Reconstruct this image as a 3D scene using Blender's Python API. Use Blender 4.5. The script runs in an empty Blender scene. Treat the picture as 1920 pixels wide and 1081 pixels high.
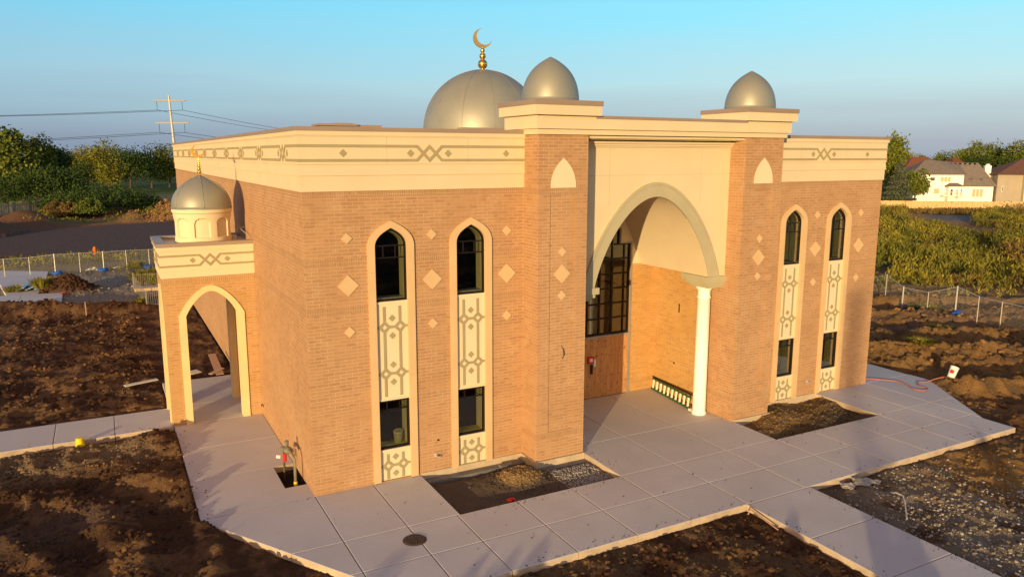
import bpy, math, random
import numpy as np
from mathutils import Vector, Matrix
from mathutils.geometry import tessellate_polygon
R = math.radians
scene = bpy.context.scene
col = scene.collection
random.seed(7)
rng = np.random.default_rng(7)

# ------------------------------------------------------------------ camera
cam_pos = Vector((-4.073, -17.991, 8.358)); yaw, pitch, roll = 0.4902, 0.1733, 0.0016
fw = Vector((math.sin(yaw)*math.cos(pitch), math.cos(yaw)*math.cos(pitch), -math.sin(pitch)))
rt = Vector((math.cos(yaw), -math.sin(yaw), 0)); up = rt.cross(fw)
r2 = rt*math.cos(roll)+up*math.sin(roll); u2 = up*math.cos(roll)-rt*math.sin(roll)
cd = bpy.data.cameras.new('camera'); cam = bpy.data.objects.new('camera', cd); col.objects.link(cam)
M3 = Matrix((r2, u2, -fw)).transposed()
cam.matrix_world = Matrix.Translation(cam_pos) @ M3.to_4x4()
cd.sensor_width = 36; cd.lens = 1432.6/1920*36; cd.clip_start = .1; cd.clip_end = 5000
scene.camera = cam

# ------------------------------------------------------------------ light
SUN_AZ, SUN_EL = R(227), R(6.3)
sd = bpy.data.lights.new('sun', 'SUN'); so = bpy.data.objects.new('sun', sd); col.objects.link(so)
sd.energy = 5.0; sd.angle = R(.53); sd.color = (1.0, .725, .365)
sdir = Vector((math.sin(SUN_AZ)*math.cos(SUN_EL), math.cos(SUN_AZ)*math.cos(SUN_EL), math.sin(SUN_EL)))
so.rotation_euler = sdir.to_track_quat('Z', 'Y').to_euler(); so.location = sdir*100

w = bpy.data.worlds.new("World"); scene.world = w; w.use_nodes = True
nt = w.node_tree; nt.nodes.clear()
def N(t, tree, **k):
    n = tree.nodes.new(t)
    for a, b in k.items(): setattr(n, a, b)
    return n
sky = N('ShaderNodeTexSky', nt, sky_type='NISHITA'); sky.sun_disc = False
sky.sun_elevation = SUN_EL; sky.sun_rotation = SUN_AZ; sky.altitude = 200; sky.dust_density = 2; sky.ozone_density = 2
tc = N('ShaderNodeTexCoord', nt); sep = N('ShaderNodeSeparateXYZ', nt); nt.links.new(tc.outputs['Generated'], sep.inputs[0])
rp = N('ShaderNodeValToRGB', nt)
# low thin cloud streaks bend the gradient a little
mp = N('ShaderNodeMapping', nt); mp.inputs['Scale'].default_value = (1.2, 1.2, 14); nt.links.new(tc.outputs['Generated'], mp.inputs[0])
ns = N('ShaderNodeTexNoise', nt); ns.inputs['Scale'].default_value = 2.2; ns.inputs['Detail'].default_value = 5; nt.links.new(mp.outputs[0], ns.inputs['Vector'])
ma = N('ShaderNodeMath', nt, operation='MULTIPLY_ADD'); nt.links.new(ns.outputs['Fac'], ma.inputs[0]); ma.inputs[1].default_value = .065; nt.links.new(sep.outputs['Z'], ma.inputs[2])
# toward the left of the picture (anti-clockwise) the sky is deeper
dt = N('ShaderNodeVectorMath', nt, operation='DOT_PRODUCT'); nt.links.new(tc.outputs['Generated'], dt.inputs[0]); dt.inputs[1].default_value = (-.88, .47, 0)
nt.links.new(ma.outputs[0], rp.inputs[0])
cr = rp.color_ramp
def ramp(cr, pts):
    while len(cr.elements) > 1: cr.elements.remove(cr.elements[-1])
    cr.elements[0].position = pts[0][0]; cr.elements[0].color = (*pts[0][1], 1)
    for p, c in pts[1:]:
        e = cr.elements.new(p); e.color = (*c, 1)
ramp(cr, [(0.0, (.34,.335,.41)), (.035, (.35,.385,.48)), (.07, (.39,.49,.58)), (.12, (.45,.66,.72)), (.20, (.25,.74,.88)), (.27,(.16,.58,.80)), (.42, (.05,.20,.42)), (1, (.025,.09,.22))])
# deeper colour to the left, pale to the right
mr = N('ShaderNodeMapRange', nt); nt.links.new(dt.outputs['Value'], mr.inputs[0]); mr.inputs[1].default_value = -.55; mr.inputs[2].default_value = .6
mr.inputs[3].default_value = 0; mr.inputs[4].default_value = 1
mx = N('ShaderNodeMix', nt, data_type='RGBA', blend_type='MULTIPLY'); nt.links.new(mr.outputs[0], mx.inputs[0])
nt.links.new(rp.outputs[0], mx.inputs[6]); mx.inputs[7].default_value = (.60, .74, .88, 1)
# the warm half of the sky round the sun
dw = N('ShaderNodeVectorMath', nt, operation='DOT_PRODUCT'); nt.links.new(tc.outputs['Generated'], dw.inputs[0]); dw.inputs[1].default_value = sdir
mw = N('ShaderNodeMapRange', nt); nt.links.new(dw.outputs['Value'], mw.inputs[0]); mw.inputs[1].default_value = .2; mw.inputs[2].default_value = 1; mw.inputs[3].default_value = 0; mw.inputs[4].default_value = .9
mx2 = N('ShaderNodeMix', nt, data_type='RGBA'); nt.links.new(mw.outputs[0], mx2.inputs[0]); nt.links.new(mx.outputs[2], mx2.inputs[6]); mx2.inputs[7].default_value = (1.15, .62, .30, 1)
bg1 = N('ShaderNodeBackground', nt); nt.links.new(mx2.outputs[2], bg1.inputs[0]); bg1.inputs[1].default_value = .9
bg2 = N('ShaderNodeBackground', nt); nt.links.new(sky.outputs[0], bg2.inputs[0]); bg2.inputs[1].default_value = .05
ad = N('ShaderNodeAddShader', nt); nt.links.new(bg1.outputs[0], ad.inputs[0]); nt.links.new(bg2.outputs[0], ad.inputs[1])
wo = N('ShaderNodeOutputWorld', nt); nt.links.new(ad.outputs[0], wo.inputs[0])
scene.view_settings.view_transform = 'Standard'; scene.view_settings.look = 'None'
scene.view_settings.exposure = 0.1; scene.view_settings.gamma = 1.0

# ------------------------------------------------------------------ materials
def new_mat(name):
    m = bpy.data.materials.new(name); m.use_nodes = True
    t = m.node_tree; b = t.nodes['Principled BSDF']
    return m, t, b
def lk(t, a, b): t.links.new(a, b)
def objpos(t):
    g = N('ShaderNodeNewGeometry', t); return g.outputs['Position']
def noise(t, vec, scale, detail=4, rough=.55):
    n = N('ShaderNodeTexNoise', t); n.inputs['Scale'].default_value = scale; n.inputs['Detail'].default_value = detail
    n.inputs['Roughness'].default_value = rough
    if vec is not None: lk(t, vec, n.inputs['Vector'])
    return n.outputs['Fac']
def rng_node(t, v, a, b, c=0, d=1):
    m = N('ShaderNodeMapRange', t); lk(t, v, m.inputs[0])
    for i, q in enumerate((a, b, c, d)): m.inputs[i+1].default_value = q
    return m.outputs[0]
def mixc(t, f, a, b, mode='MIX'):
    m = N('ShaderNodeMix', t, data_type='RGBA', blend_type=mode)
    for i, q in ((0, f), (6, a), (7, b)):
        if isinstance(q, (int, float)): m.inputs[i].default_value = q
        elif isinstance(q, tuple): m.inputs[i].default_value = (*q[:3], 1)
        else: lk(t, q, m.inputs[i])
    return m.outputs[2]
def bump(t, h, strength, dist, b):
    n = N('ShaderNodeBump', t); n.inputs['Strength'].default_value = strength; n.inputs['Distance'].default_value = dist
    lk(t, h, n.inputs['Height']); lk(t, n.outputs[0], b.inputs['Normal']); return n
def plain(name, c, rough=.7, var=.15, scale=3, metal=0, bmp=0, bscale=60, spec=.3):
    m, t, b = new_mat(name); p = objpos(t)
    f = noise(t, p, scale, 5)
    c2 = tuple(x*(1-var) for x in c); c1 = tuple(min(1, x*(1+var)) for x in c)
    lk(t, mixc(t, rng_node(t, f, .3, .7), c2, c1), b.inputs['Base Color'])
    b.inputs['Roughness'].default_value = rough; b.inputs['Metallic'].default_value = metal
    b.inputs['Specular IOR Level'].default_value = spec
    if bmp: bump(t, noise(t, p, bscale, 3), bmp, .01, b)
    return m
def mat_brick(name, c1, c2, mort, bands):
    m, t, b = new_mat(name); p = objpos(t)
    s = N('ShaderNodeSeparateXYZ', t); lk(t, p, s.inputs[0])
    a = N('ShaderNodeMath', t, operation='ADD'); lk(t, s.outputs[0], a.inputs[0]); lk(t, s.outputs[1], a.inputs[1])
    cv = N('ShaderNodeCombineXYZ', t); lk(t, a.outputs[0], cv.inputs[0]); lk(t, s.outputs[2], cv.inputs[1])
    def br(v, wd, rh, mo, off, msz=.007):
        n = N('ShaderNodeTexBrick', t); lk(t, v, n.inputs['Vector']); n.offset = off
        n.inputs['Scale'].default_value = 1; n.inputs['Mortar Size'].default_value = msz; n.inputs['Brick Width'].default_value = wd
        n.inputs['Row Height'].default_value = rh; n.inputs['Mortar Smooth'].default_value = .3; n.inputs['Bias'].default_value = 0
        n.inputs['Color1'].default_value = (0, 0, 0, 1); n.inputs['Color2'].default_value = (1, 1, 1, 1); n.inputs['Mortar'].default_value = (.5, .5, .5, 1)
        return n
    n1 = br(cv.outputs[0], .30, .0862, mort, .5)
    n2 = br(cv.outputs[0], .058, .20, mort, 0., .006)
    mask = None
    for z0, z1 in bands:
        g = N('ShaderNodeMath', t, operation='GREATER_THAN'); lk(t, s.outputs[2], g.inputs[0]); g.inputs[1].default_value = z0
        l = N('ShaderNodeMath', t, operation='LESS_THAN'); lk(t, s.outputs[2], l.inputs[0]); l.inputs[1].default_value = z1
        k = N('ShaderNodeMath', t, operation='MULTIPLY'); lk(t, g.outputs[0], k.inputs[0]); lk(t, l.outputs[0], k.inputs[1])
        if mask is None: mask = k.outputs[0]
        else:
            q = N('ShaderNodeMath', t, operation='MAXIMUM'); lk(t, mask, q.inputs[0]); lk(t, k.outputs[0], q.inputs[1]); mask = q.outputs[0]
    colr = mixc(t, mask, n1.outputs['Color'], n2.outputs['Color']) if mask else n1.outputs['Color']
    fac = N('ShaderNodeMix', t); 
    if mask: lk(t, mask, fac.inputs[0])
    else: fac.inputs[0].default_value = 0
    lk(t, n1.outputs['Fac'], fac.inputs[2]); lk(t, n2.outputs['Fac'], fac.inputs[3]); mf = fac.outputs[0]
    # each brick its own tone, plus broad drifts of darker and lighter courses
    low = noise(t, p, .55, 3); mid = noise(t, p, 2.5, 4)
    base = mixc(t, rng_node(t, colr, .1, .9), c1, c2)
    base = mixc(t, rng_node(t, low, .40, .64, 0, .45), base, tuple(x*1.12 for x in c2))
    dk = N('ShaderNodeMath', t, operation='MULTIPLY'); lk(t, rng_node(t, colr, .72, .80), dk.inputs[0]); lk(t, rng_node(t, mid, .46, .56), dk.inputs[1])
    base = mixc(t, rng_node(t, dk.outputs[0], 0, 1, 0, .45), base, (c1[0]*.70, c1[1]*.62, c1[2]*.62))
    base = mixc(t, rng_node(t, noise(t, p, 40, 3), .3, .7, 0, .16), base, tuple(x*.8 for x in c1))
    if mask: base = mixc(t, rng_node(t, mask, 0, 1, 0, .3), base, tuple(x*.72 for x in c1))
    mm = N('ShaderNodeMath', t, operation='MULTIPLY'); lk(t, mf, mm.inputs[0]); lk(t, rng_node(t, noise(t, p, .9, 2), .35, .6, .25, .8), mm.inputs[1])
    fin = mixc(t, mm.outputs[0], base, mort)
    fin = mixc(t, rng_node(t, noise(t, p, 1.7, 5, .75), .56, .70, 0, .22), fin, (.62,.47,.32))
    lk(t, fin, b.inputs['Base Color']); b.inputs['Roughness'].default_value = .85; b.inputs['Specular IOR Level'].default_value = .15
    inv = N('ShaderNodeMath', t, operation='SUBTRACT'); inv.inputs[0].default_value = 1; lk(t, mf, inv.inputs[1])
    h2 = N('ShaderNodeMath', t, operation='MULTIPLY_ADD'); lk(t, noise(t, p, 70, 3), h2.inputs[0]); h2.inputs[1].default_value = .35; lk(t, inv.outputs[0], h2.inputs[2])
    bump(t, h2.outputs[0], .35, .006, b)
    return m
BR1, BR2, MORT = (.385,.215,.108), (.465,.272,.140), (.60,.42,.25)
M = {}
M['brick'] = mat_brick('wall_brick', BR1, BR2, MORT, [(7.345, 7.6), (5.72, 5.88), (4.54, 4.69)])
M['brick_tower'] = mat_brick('tower_brick', BR1, BR2, MORT, [(7.33, 7.5), (.66, .83)])
M['brick_porch'] = mat_brick('porch_brick', (.43,.25,.105), (.50,.30,.13), MORT, [(4.48, 4.7)])
M['brick_portal'] = mat_brick('portal_brick_bounce', (.46,.255,.085), (.55,.315,.105), MORT, [(.3, .45)])  # more orange than the outer walls: warm bounce light put into the colour
M['cream'] = plain('cream_stucco', (.67,.55,.36), .9, .035, 1.2, bmp=.12, bscale=120, spec=.1)
M['cream2'] = plain('cream_stucco_panel', (.71,.59,.40), .9, .03, 1.2, bmp=.12, bscale=120, spec=.1)
M['olive'] = plain('olive_stucco', (.35,.30,.17), .9, .06, 4, bmp=.1, bscale=120, spec=.1)
M['arch_trim'] = plain('arch_trim_stucco', (.43,.385,.255), .9, .05, 2, bmp=.1, bscale=120, spec=.1)
M['stone'] = plain('cast_stone', (.62,.43,.235), .85, .06, 1.5, bmp=.15, bscale=90, spec=.15)
M['stone_porch'] = plain('pale_cast_stone', (.74,.58,.31), .85, .05, 1.5, bmp=.15, bscale=90, spec=.15)
M['coping'] = plain('brown_metal_coping', (.34,.25,.19), .5, .06, 1, metal=.2)
M['porch_coping'] = plain('porch_metal_coping', (.38,.30,.23), .45, .06, 1, metal=.3)
M['white'] = plain('white_column_paint', (.96,.93,.84), .5, .02, 1)
M['frame'] = plain('dark_window_frame', (.012,.008,.007), .4, .2, 3)
M['frame_red'] = plain('maroon_window_return', (.10,.02,.015), .5, .2, 3)
M['gold'] = plain('gold_finial', (.80,.50,.12), .25, .1, 6, metal=.95)
M['dirtgold'] = plain('brown_gold_crescent', (.42,.29,.12), .42, .15, 6, metal=.7)
M['crescent'] = plain('bright_gold_crescent', (.34,.16,.02), .5, .1, 6, metal=.6)
M['roof'] = plain('roof_membrane', (.55,.55,.55), .8, .1, .5)
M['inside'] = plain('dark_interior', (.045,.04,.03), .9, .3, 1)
M['inside_pale'] = plain('pale_interior_drywall', (.85,.84,.50), .9, .1, .7)
M['jamb'] = plain('drywall_jamb', (.62,.57,.27), .9, .05, .7)
M['steel'] = plain('galvanised_steel', (.50,.47,.42), .5, .12, 8, metal=.3)
M['bluegrey'] = plain('grey_metal_sill', (.34,.33,.33), .4, .1, 2, metal=.3)
def mat_dome():
    m, t, b = new_mat('dome_metal_paint'); p = objpos(t)
    lk(t, mixc(t, rng_node(t, noise(t, p, .8, 4), .3, .7), (.28,.275,.225), (.33,.32,.26)), b.inputs['Base Color'])
    b.inputs['Roughness'].default_value = .50; b.inputs['Metallic'].default_value = .35
    return m
M['dome'] = mat_dome()
def mat_wood(name, c1, c2, vertical=True, sc=1.):
    m, t, b = new_mat(name); p = objpos(t)
    mpn = N('ShaderNodeMapping', t); mpn.inputs['Scale'].default_value = (9*sc, 9*sc, .9*sc) if vertical else (1, 9, 9); lk(t, p, mpn.inputs[0])
    f = noise(t, mpn.outputs[0], 2.2, 6, .65)
    c = mixc(t, rng_node(t, f, .3, .7), c1, c2)
    kn = noise(t, p, 7*sc, 2)
    c = mixc(t, rng_node(t, kn, .60, .68, 0, .6), c, tuple(x*.35 for x in c1))
    lk(t, c, b.inputs['Base Color']); b.inputs['Roughness'].default_value = .75; bump(t, f, .3, .01, b)
    return m
M['ply'] = mat_wood('plywood', (.40,.18,.06), (.62,.33,.12))
M['fencewood'] = mat_wood('fence_wood', (.50,.33,.13), (.70,.50,.24), sc=.3)
M['fencewood_grey'] = mat_wood('weathered_fence_wood', (.28,.22,.15), (.42,.34,.24), sc=.3)
M['board'] = mat_wood('board_wood', (.34,.20,.13), (.46,.28,.19))
def mat_glass():
    m, t, b = new_mat('window_glass'); t.nodes.remove(b)
    o = [n for n in t.nodes if n.type == 'OUTPUT_MATERIAL'][0]
    tr = N('ShaderNodeBsdfTransparent', t); tr.inputs[0].default_value = (.94,.95,.90,1)
    gl = N('ShaderNodeBsdfGlossy', t); gl.inputs['Roughness'].default_value = .02; gl.inputs['Color'].default_value = (.9,.9,.9,1)
    f = N('ShaderNodeFresnel', t); f.inputs[0].default_value = 1.55
    ff = N('ShaderNodeMath', t, operation='MULTIPLY_ADD'); lk(t, f.outputs[0], ff.inputs[0]); ff.inputs[1].default_value = .8; ff.inputs[2].default_value = .0
    mxs = N('ShaderNodeMixShader', t); lk(t, ff.outputs[0], mxs.inputs[0]); lk(t, tr.outputs[0], mxs.inputs[1]); lk(t, gl.outputs[0], mxs.inputs[2]); lk(t, mxs.outputs[0], o.inputs[0])
    return m
M['glass'] = mat_glass()
def mat_concrete():
    m, t, b = new_mat('concrete_slab'); p = objpos(t)
    f1 = noise(t, p, .45, 5); f2 = noise(t, p, 9, 5, .7)
    at = N('ShaderNodeAttribute', t); at.attribute_name = 'tone'
    c = mixc(t, rng_node(t, f1, .3, .7), (.50,.485,.485), (.60,.585,.58))
    c = mixc(t, rng_node(t, at.outputs['Fac'], 0, 1, 0, .35), c, (.48,.44,.45))
    c = mixc(t, rng_node(t, f2, .35, .7, 0, .18), c, (.43,.39,.38))
    st = noise(t, p, 2.6, 3, .8)
    c = mixc(t, rng_node(t, st, .665, .74, 0, .45), c, (.30,.22,.16))
    c = mixc(t, rng_node(t, noise(t, p, 1.1, 6, .7), .50, .72, 0, .35), c, (.46,.41,.40))
    # broom streaks
    mpn = N('ShaderNodeMapping', t); mpn.inputs['Scale'].default_value = (1.5, 60, 1); lk(t, p, mpn.inputs[0])
    bs = noise(t, mpn.outputs[0], 2, 3)
    c = mixc(t, rng_node(t, bs, .3, .7, 0, .12), c, (.43,.39,.38))
    lk(t, c, b.inputs['Base Color']); b.inputs['Roughness'].default_value = .8; b.inputs['Specular IOR Level'].default_value = .25
    bump(t, f2, .15, .006, b)
    return m
M['concrete'] = mat_concrete()
M['foundation'] = plain('foundation_concrete', (.50,.40,.27), .9, .15, 3, bmp=.3, bscale=30)
M['slab_edge'] = plain('sunlit_soiled_slab_edge', (.50,.39,.27), .9, .2, 2.5, bmp=.3, bscale=25)  # slab sides: warm sun on them put into the tan, plus soil stain
M['footing'] = plain('grey_footing', (.16,.15,.14), .9, .2, 3)
def mat_ground():
    m, t, b = new_mat('bare_ground'); p = objpos(t)
    at = N('ShaderNodeAttribute', t); at.attribute_name = 'gcol'
    f = noise(t, p, 2.2, 8, .72); g = noise(t, p, 14, 6, .75)
    c = mixc(t, rng_node(t, f, .32, .7, .0, .5), at.outputs['Color'], (0.6,.52,.45), 'MULTIPLY')
    c = mixc(t, rng_node(t, g, .55, .72, 0, .35), c, mixc(t, .5, at.outputs['Color'], (.42,.30,.18)))
    lk(t, c, b.inputs['Base Color']); b.inputs['Roughness'].default_value = .95; b.inputs['Specular IOR Level'].default_value = .1
    h = N('ShaderNodeMath', t, operation='MULTIPLY_ADD'); lk(t, f, h.inputs[0]); h.inputs[1].default_value = 2.; lk(t, g, h.inputs[2])
    bump(t, h.outputs[0], 1.0, .10, b)
    return m
M['ground'] = mat_ground()
M['asphalt'] = plain('asphalt', (.105,.08,.082), .85, .15, .12, bmp=.3, bscale=20)
M['clod'] = plain('dirt_clod', (.105,.062,.034), .95, .45, 1.5)
M['clod_tan'] = plain('tan_dirt_clod', (.30,.185,.09), .95, .35, 1.5)
M['stonegrey'] = plain('gravel_stone', (.33,.30,.27), .85, .4, 9)
M['lawn'] = plain('lawn', (.055,.10,.022), .95, .4, .06)
def mat_leaf(name, c1, c2, c3=None):
    m, t, b = new_mat(name)
    at = N('ShaderNodeAttribute', t); at.attribute_name = 'rnd'
    oi = N('ShaderNodeObjectInfo', t)
    c = mixc(t, at.outputs['Fac'], c1, c2)
    c = mixc(t, rng_node(t, oi.outputs['Random'], 0, 1, 0, .5), c, c3 or tuple(x*.7 for x in c1))
    lk(t, c, b.inputs['Base Color']); b.inputs['Roughness'].default_value = .75; b.inputs['Specular IOR Level'].default_value = .15
    b.inputs['Subsurface Weight'].default_value = 0
    return m
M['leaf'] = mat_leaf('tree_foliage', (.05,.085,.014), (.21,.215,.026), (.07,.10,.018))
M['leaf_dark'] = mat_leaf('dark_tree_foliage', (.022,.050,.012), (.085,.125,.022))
M['leaf_yellow'] = mat_leaf('yellow_green_foliage', (.09,.10,.012), (.24,.215,.022), (.15,.14,.018))
M['spruce'] = mat_leaf('spruce_needles', (.06,.075,.045), (.13,.14,.085))
M['weed'] = mat_leaf('weed_leaves', (.055,.078,.012), (.33,.27,.035), (.15,.14,.02))
M['weed_brown'] = mat_leaf('dry_weed_leaves', (.13,.085,.025), (.27,.18,.05))
M['bark'] = plain('bark', (.10,.07,.045), .9, .3, 4, bmp=.4, bscale=20)

# ------------------------------------------------------------------ mesh helpers
class MB:
    def __init__(s): s.v = []; s.f = []
    def add(s, vs, fs):
        o = len(s.v); s.v += [tuple(p) for p in vs]; s.f += [tuple(i+o for i in f) for f in fs]; return s
    def box(s, x0, x1, y0, y1, z0, z1):
        vs = [(x, y, z) for z in (z0, z1) for y in (y0, y1) for x in (x0, x1)]
        return s.add(vs, [(0,2,3,1), (4,5,7,6), (0,1,5,4), (2,6,7,3), (0,4,6,2), (1,3,7,5)])
    def prism(s, pts, a, b, tf):
        """polygon pts (ccw in p,q) extruded between depths a and b; tf(p,q,d)->xyz"""
        n = len(pts); vs = [tf(p, q, a) for p, q in pts]+[tf(p, q, b) for p, q in pts]
        tr = tessellate_polygon([[Vector((p, q, 0)) for p, q in pts]])
        return s.add(vs, [tuple(t) for t in tr]+[tuple(i+n for i in t[::-1]) for t in tr]+[(i, (i+1) % n, (i+1) % n+n, i+n) for i in range(n)])
    def holed(s, outer, holes, a, b, tf):
        loops = [outer]+holes; flat = [p for l in loops for p in l]; n = len(flat)
        tr = tessellate_polygon([[Vector((p, q, 0)) for p, q in l] for l in loops])
        vs = [tf(p, q, a) for p, q in flat]+[tf(p, q, b) for p, q in flat]
        fs = [tuple(t) for t in tr]+[tuple(i+n for i in t[::-1]) for t in tr]; o = 0
        for l in loops:
            k = len(l); fs += [(o+i, o+(i+1) % k, o+(i+1) % k+n, o+i+n) for i in range(k)]; o += k
        return s.add(vs, fs)
    def lathe(s, prof, c, seg=32, a0=0, a1=2*math.pi):
        full = abs(a1-a0-2*math.pi) < 1e-6; k = seg if full else seg+1
        vs = []
        for r, z in prof:
            for i in range(k):
                a = a0+(a1-a0)*i/seg; vs.append((c[0]+r*math.cos(a), c[1]+r*math.sin(a), c[2]+z))
        fs = []
        for j in range(len(prof)-1):
            for i in range(seg):
                i2 = (i+1) % k; fs.append((j*k+i, j*k+i2, (j+1)*k+i2, (j+1)*k+i))
        return s.add(vs, fs)
    def tube(s, pts, r, seg=8, r1=None):
        pts = [Vector(p) for p in pts]; n = len(pts); rings = []
        for i, p in enumerate(pts):
            d = (pts[min(i+1, n-1)]-pts[max(i-1, 0)]).normalized()
            u = d.cross(Vector((0, 0, 1)) if abs(d.z) < .9 else Vector((1, 0, 0))).normalized(); v = d.cross(u)
            rr = r if r1 is None else r+(r1-r)*i/(n-1)
            rings += [p+(u*math.cos(2*math.pi*k/seg)+v*math.sin(2*math.pi*k/seg))*rr for k in range(seg)]
        fs = [(i*seg+k, i*seg+(k+1) % seg, (i+1)*seg+(k+1) % seg, (i+1)*seg+k) for i in range(n-1) for k in range(seg)]
        fs += [tuple(range(seg))[::-1], tuple((n-1)*seg+k for k in range(seg))]
        return s.add(rings, fs)
    def sphere(s, c, r, seg=16, sq=1.):
        prof = [(max(1e-4, r*math.sin(math.pi*i/10)), -r*sq*math.cos(math.pi*i/10)) for i in range(11)]
        return s.lathe(prof, c, seg)
    def build(s, name, mat, parent=None, origin=None, smooth=False, **props):
        me = bpy.data.meshes.new(name)
        o = Vector(origin) if origin is not None else (parent_origin(parent) if parent else Vector((0, 0, 0)))
        me.from_pydata([(x-o.x, y-o.y, z-o.z) for x, y, z in s.v], [], s.f)
        me.materials.append(M[mat] if isinstance(mat, str) else mat)
        import bmesh
        bm = bmesh.new(); bm.from_mesh(me); bmesh.ops.recalc_face_normals(bm, faces=bm.faces); bm.to_mesh(me); bm.free()
        if smooth: me.polygons.foreach_set('use_smooth', [True]*len(me.polygons))
        ob = bpy.data.objects.new(name, me); col.objects.link(ob)
        if parent: ob.parent = parent
        else: ob.location = o
        for k, v in props.items(): ob[k] = v
        if smooth == 'auto':
            md = None
        return ob
WORLD_O = {}
def parent_origin(p):
    o = Vector((0, 0, 0))
    while p: o = o+p.location; p = p.parent
    return o
def empty(name, loc, label=None, cat=None, group=None, rz=0):
    e = bpy.data.objects.new(name, None); col.objects.link(e); e.location = loc; e.rotation_euler.z = rz; e.empty_display_size = .3
    tag(e, label, cat, group); return e
def tag(o, label=None, cat=None, group=None, kind=None):
    if label: o['label'] = label
    if cat: o['category'] = cat
    if group: o['group'] = group
    if kind: o['kind'] = kind
    return o
def copy_tree(o, parent=None):
    c = o.copy(); col.objects.link(c); c.parent = parent
    for ch in [x for x in bpy.data.objects if x.parent == o]: copy_tree(ch, c)
    return c
FY = lambda y0: (lambda p, q, d: (p, y0-d, q))        # plane facing -y at y0, depth d outward
FX = lambda x0: (lambda p, q, d: (x0-d, p, q))        # plane facing -x

def pointed(cx, hw, spring, apex, bottom, n=12, p=3):
    """closed outline of a pointed-arch opening"""
    pts = [(cx-hw, bottom), (cx+hw, bottom)]+[arc_pt(cx, hw, spring, apex-spring, i/n, p) for i in range(n+1)]
    return pts+[(2*cx-x, z) for x, z in pts[-2:1:-1]]
def arc_pt(cx, hw, spring, h, t, p=3):
    z = math.sin(t*math.pi/2)
    if p < 1: return (cx+hw*((1-p)*math.cos(t*math.pi/2)+p*(1-z)), spring+h*z)
    return (cx+hw*(1-.6*z*z-.4*z**p), spring+h*z)
def ring(mb, cx, hw0, hw1, spring, ap0, ap1, bottom, a, b, tf, n=12, p=3):
    """arched band open at the bottom, between inner and outer pointed outlines"""
    def half(hw, ap): return [(cx+hw, bottom)]+[arc_pt(cx, hw, spring, ap-spring, i/n, p) for i in range(n+1)]
    I = half(hw0, ap0); O = half(hw1, ap1)
    I = I+[(2*cx-x, z) for x, z in I[-2::-1]]; O = O+[(2*cx-x, z) for x, z in O[-2::-1]]
    k = len(I); vs = [tf(p, q, a) for p, q in I]+[tf(p, q, a) for p, q in O]+[tf(p, q, b) for p, q in I]+[tf(p, q, b) for p, q in O]
    fs = []
    for i in range(k-1):
        fs += [(i, i+1, k+i+1, k+i), (2*k+i, 3*k+i, 3*k+i+1, 2*k+i+1), (i, 2*k+i, 2*k+i+1, i+1), (k+i, k+i+1, 3*k+i+1, 3*k+i)]
    for i in (0, k-1): fs.append((i, k+i, 3*k+i, 2*k+i))
    mb.add(vs, fs)
def stroke(mb, pts, w, a, b, tf):
    """mitred ribbon along a polyline"""
    P = [Vector((p[0], p[1])) for p in pts]; L = []; Rr = []; n = len(P)
    for i in range(n):
        d0 = (P[i]-P[i-1]).normalized() if i else (P[1]-P[0]).normalized()
        d1 = (P[i+1]-P[i]).normalized() if i < n-1 else d0
        t = (d0+d1).normalized(); nn = Vector((-t.y, t.x)); s = w/2/max(.4, nn.dot(Vector((-d0.y, d0.x))))
        L.append(P[i]+nn*s); Rr.append(P[i]-nn*s)
    vs = [tf(p.x, p.y, a) for p in L+Rr]+[tf(p.x, p.y, b) for p in L+Rr]
    fs = []
    for i in range(n-1):
        fs += [(i, i+1, n+i+1, n+i), (2*n+i, 3*n+i, 3*n+i+1, 2*n+i+1), (i, 2*n+i, 2*n+i+1, i+1), (n+i, n+i+1, 3*n+i+1, 3*n+i)]
    for i in (0, n-1): fs.append((i, n+i, 3*n+i, 2*n+i))
    mb.add(vs, fs)
def diamond(mb, cx, cz, h, a, b, tf, hz=None):
    hz = hz or h
    mb.prism([(cx, cz-hz), (cx+h, cz), (cx, cz+hz), (cx-h, cz)], a, b, tf)

# ================================================================== MOSQUE
W = 20.447; X1, X2, X3, X4 = 5.872, 7.404, 13.04, 14.61; LB = 33.1; TD = .774
mosque = empty('mosque', (0, 0, 0), 'tan brick mosque with cream cornice, grey domes and a tall pointed entrance arch', 'mosque')
def P(mb, name, mat, parent=None, label=None, smooth=False):
    o = mb.build(name, mat, parent or mosque, smooth=smooth)
    if label: o['label'] = label
    return o
def lattice(mb, cx, kz, z0, z1, tf, sides=.42):
    """two vertical ribbons with diamond knots at heights kz"""
    k = 0
    for sx in (-1, 1):
        xs = cx+sx*.205; cuts = [z0]
        for z in sorted(kz): cuts += [z-.155, z+.155]
        cuts.append(z1)
        for i in range(0, len(cuts), 2): stroke(mb, [(xs, cuts[i]), (xs, cuts[i+1])], .068, -.01, .016, tf)
        for z in kz:
            P_ = [(xs, z-.13), (xs+.13, z), (xs, z+.13), (xs-.13, z)]
            inner = [(xs, z-.072), (xs+.072, z), (xs, z+.072), (xs-.072, z)]
            outer = [(xs, z-.168), (xs+.168, z), (xs, z+.168), (xs-.168, z)]
            mb.holed(outer, [inner], -.01, .0185, tf)
            mb.prism([(xs+sx*.14, z-.03), (xs+sx*.215, z-.03), (xs+sx*.215, z+.03), (xs+sx*.14, z+.03)][::sx], -.01, .0145, tf)
    for z in kz:
        mb.prism([(cx-.07, z-.035), (cx+.07, z-.035), (cx+.07, z+.035), (cx-.07, z+.035)], -.01, .0145, tf)
        for dz in (-.225, .225): diamond(mb, cx, z+dz, .088, -.01, .016, tf)

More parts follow.
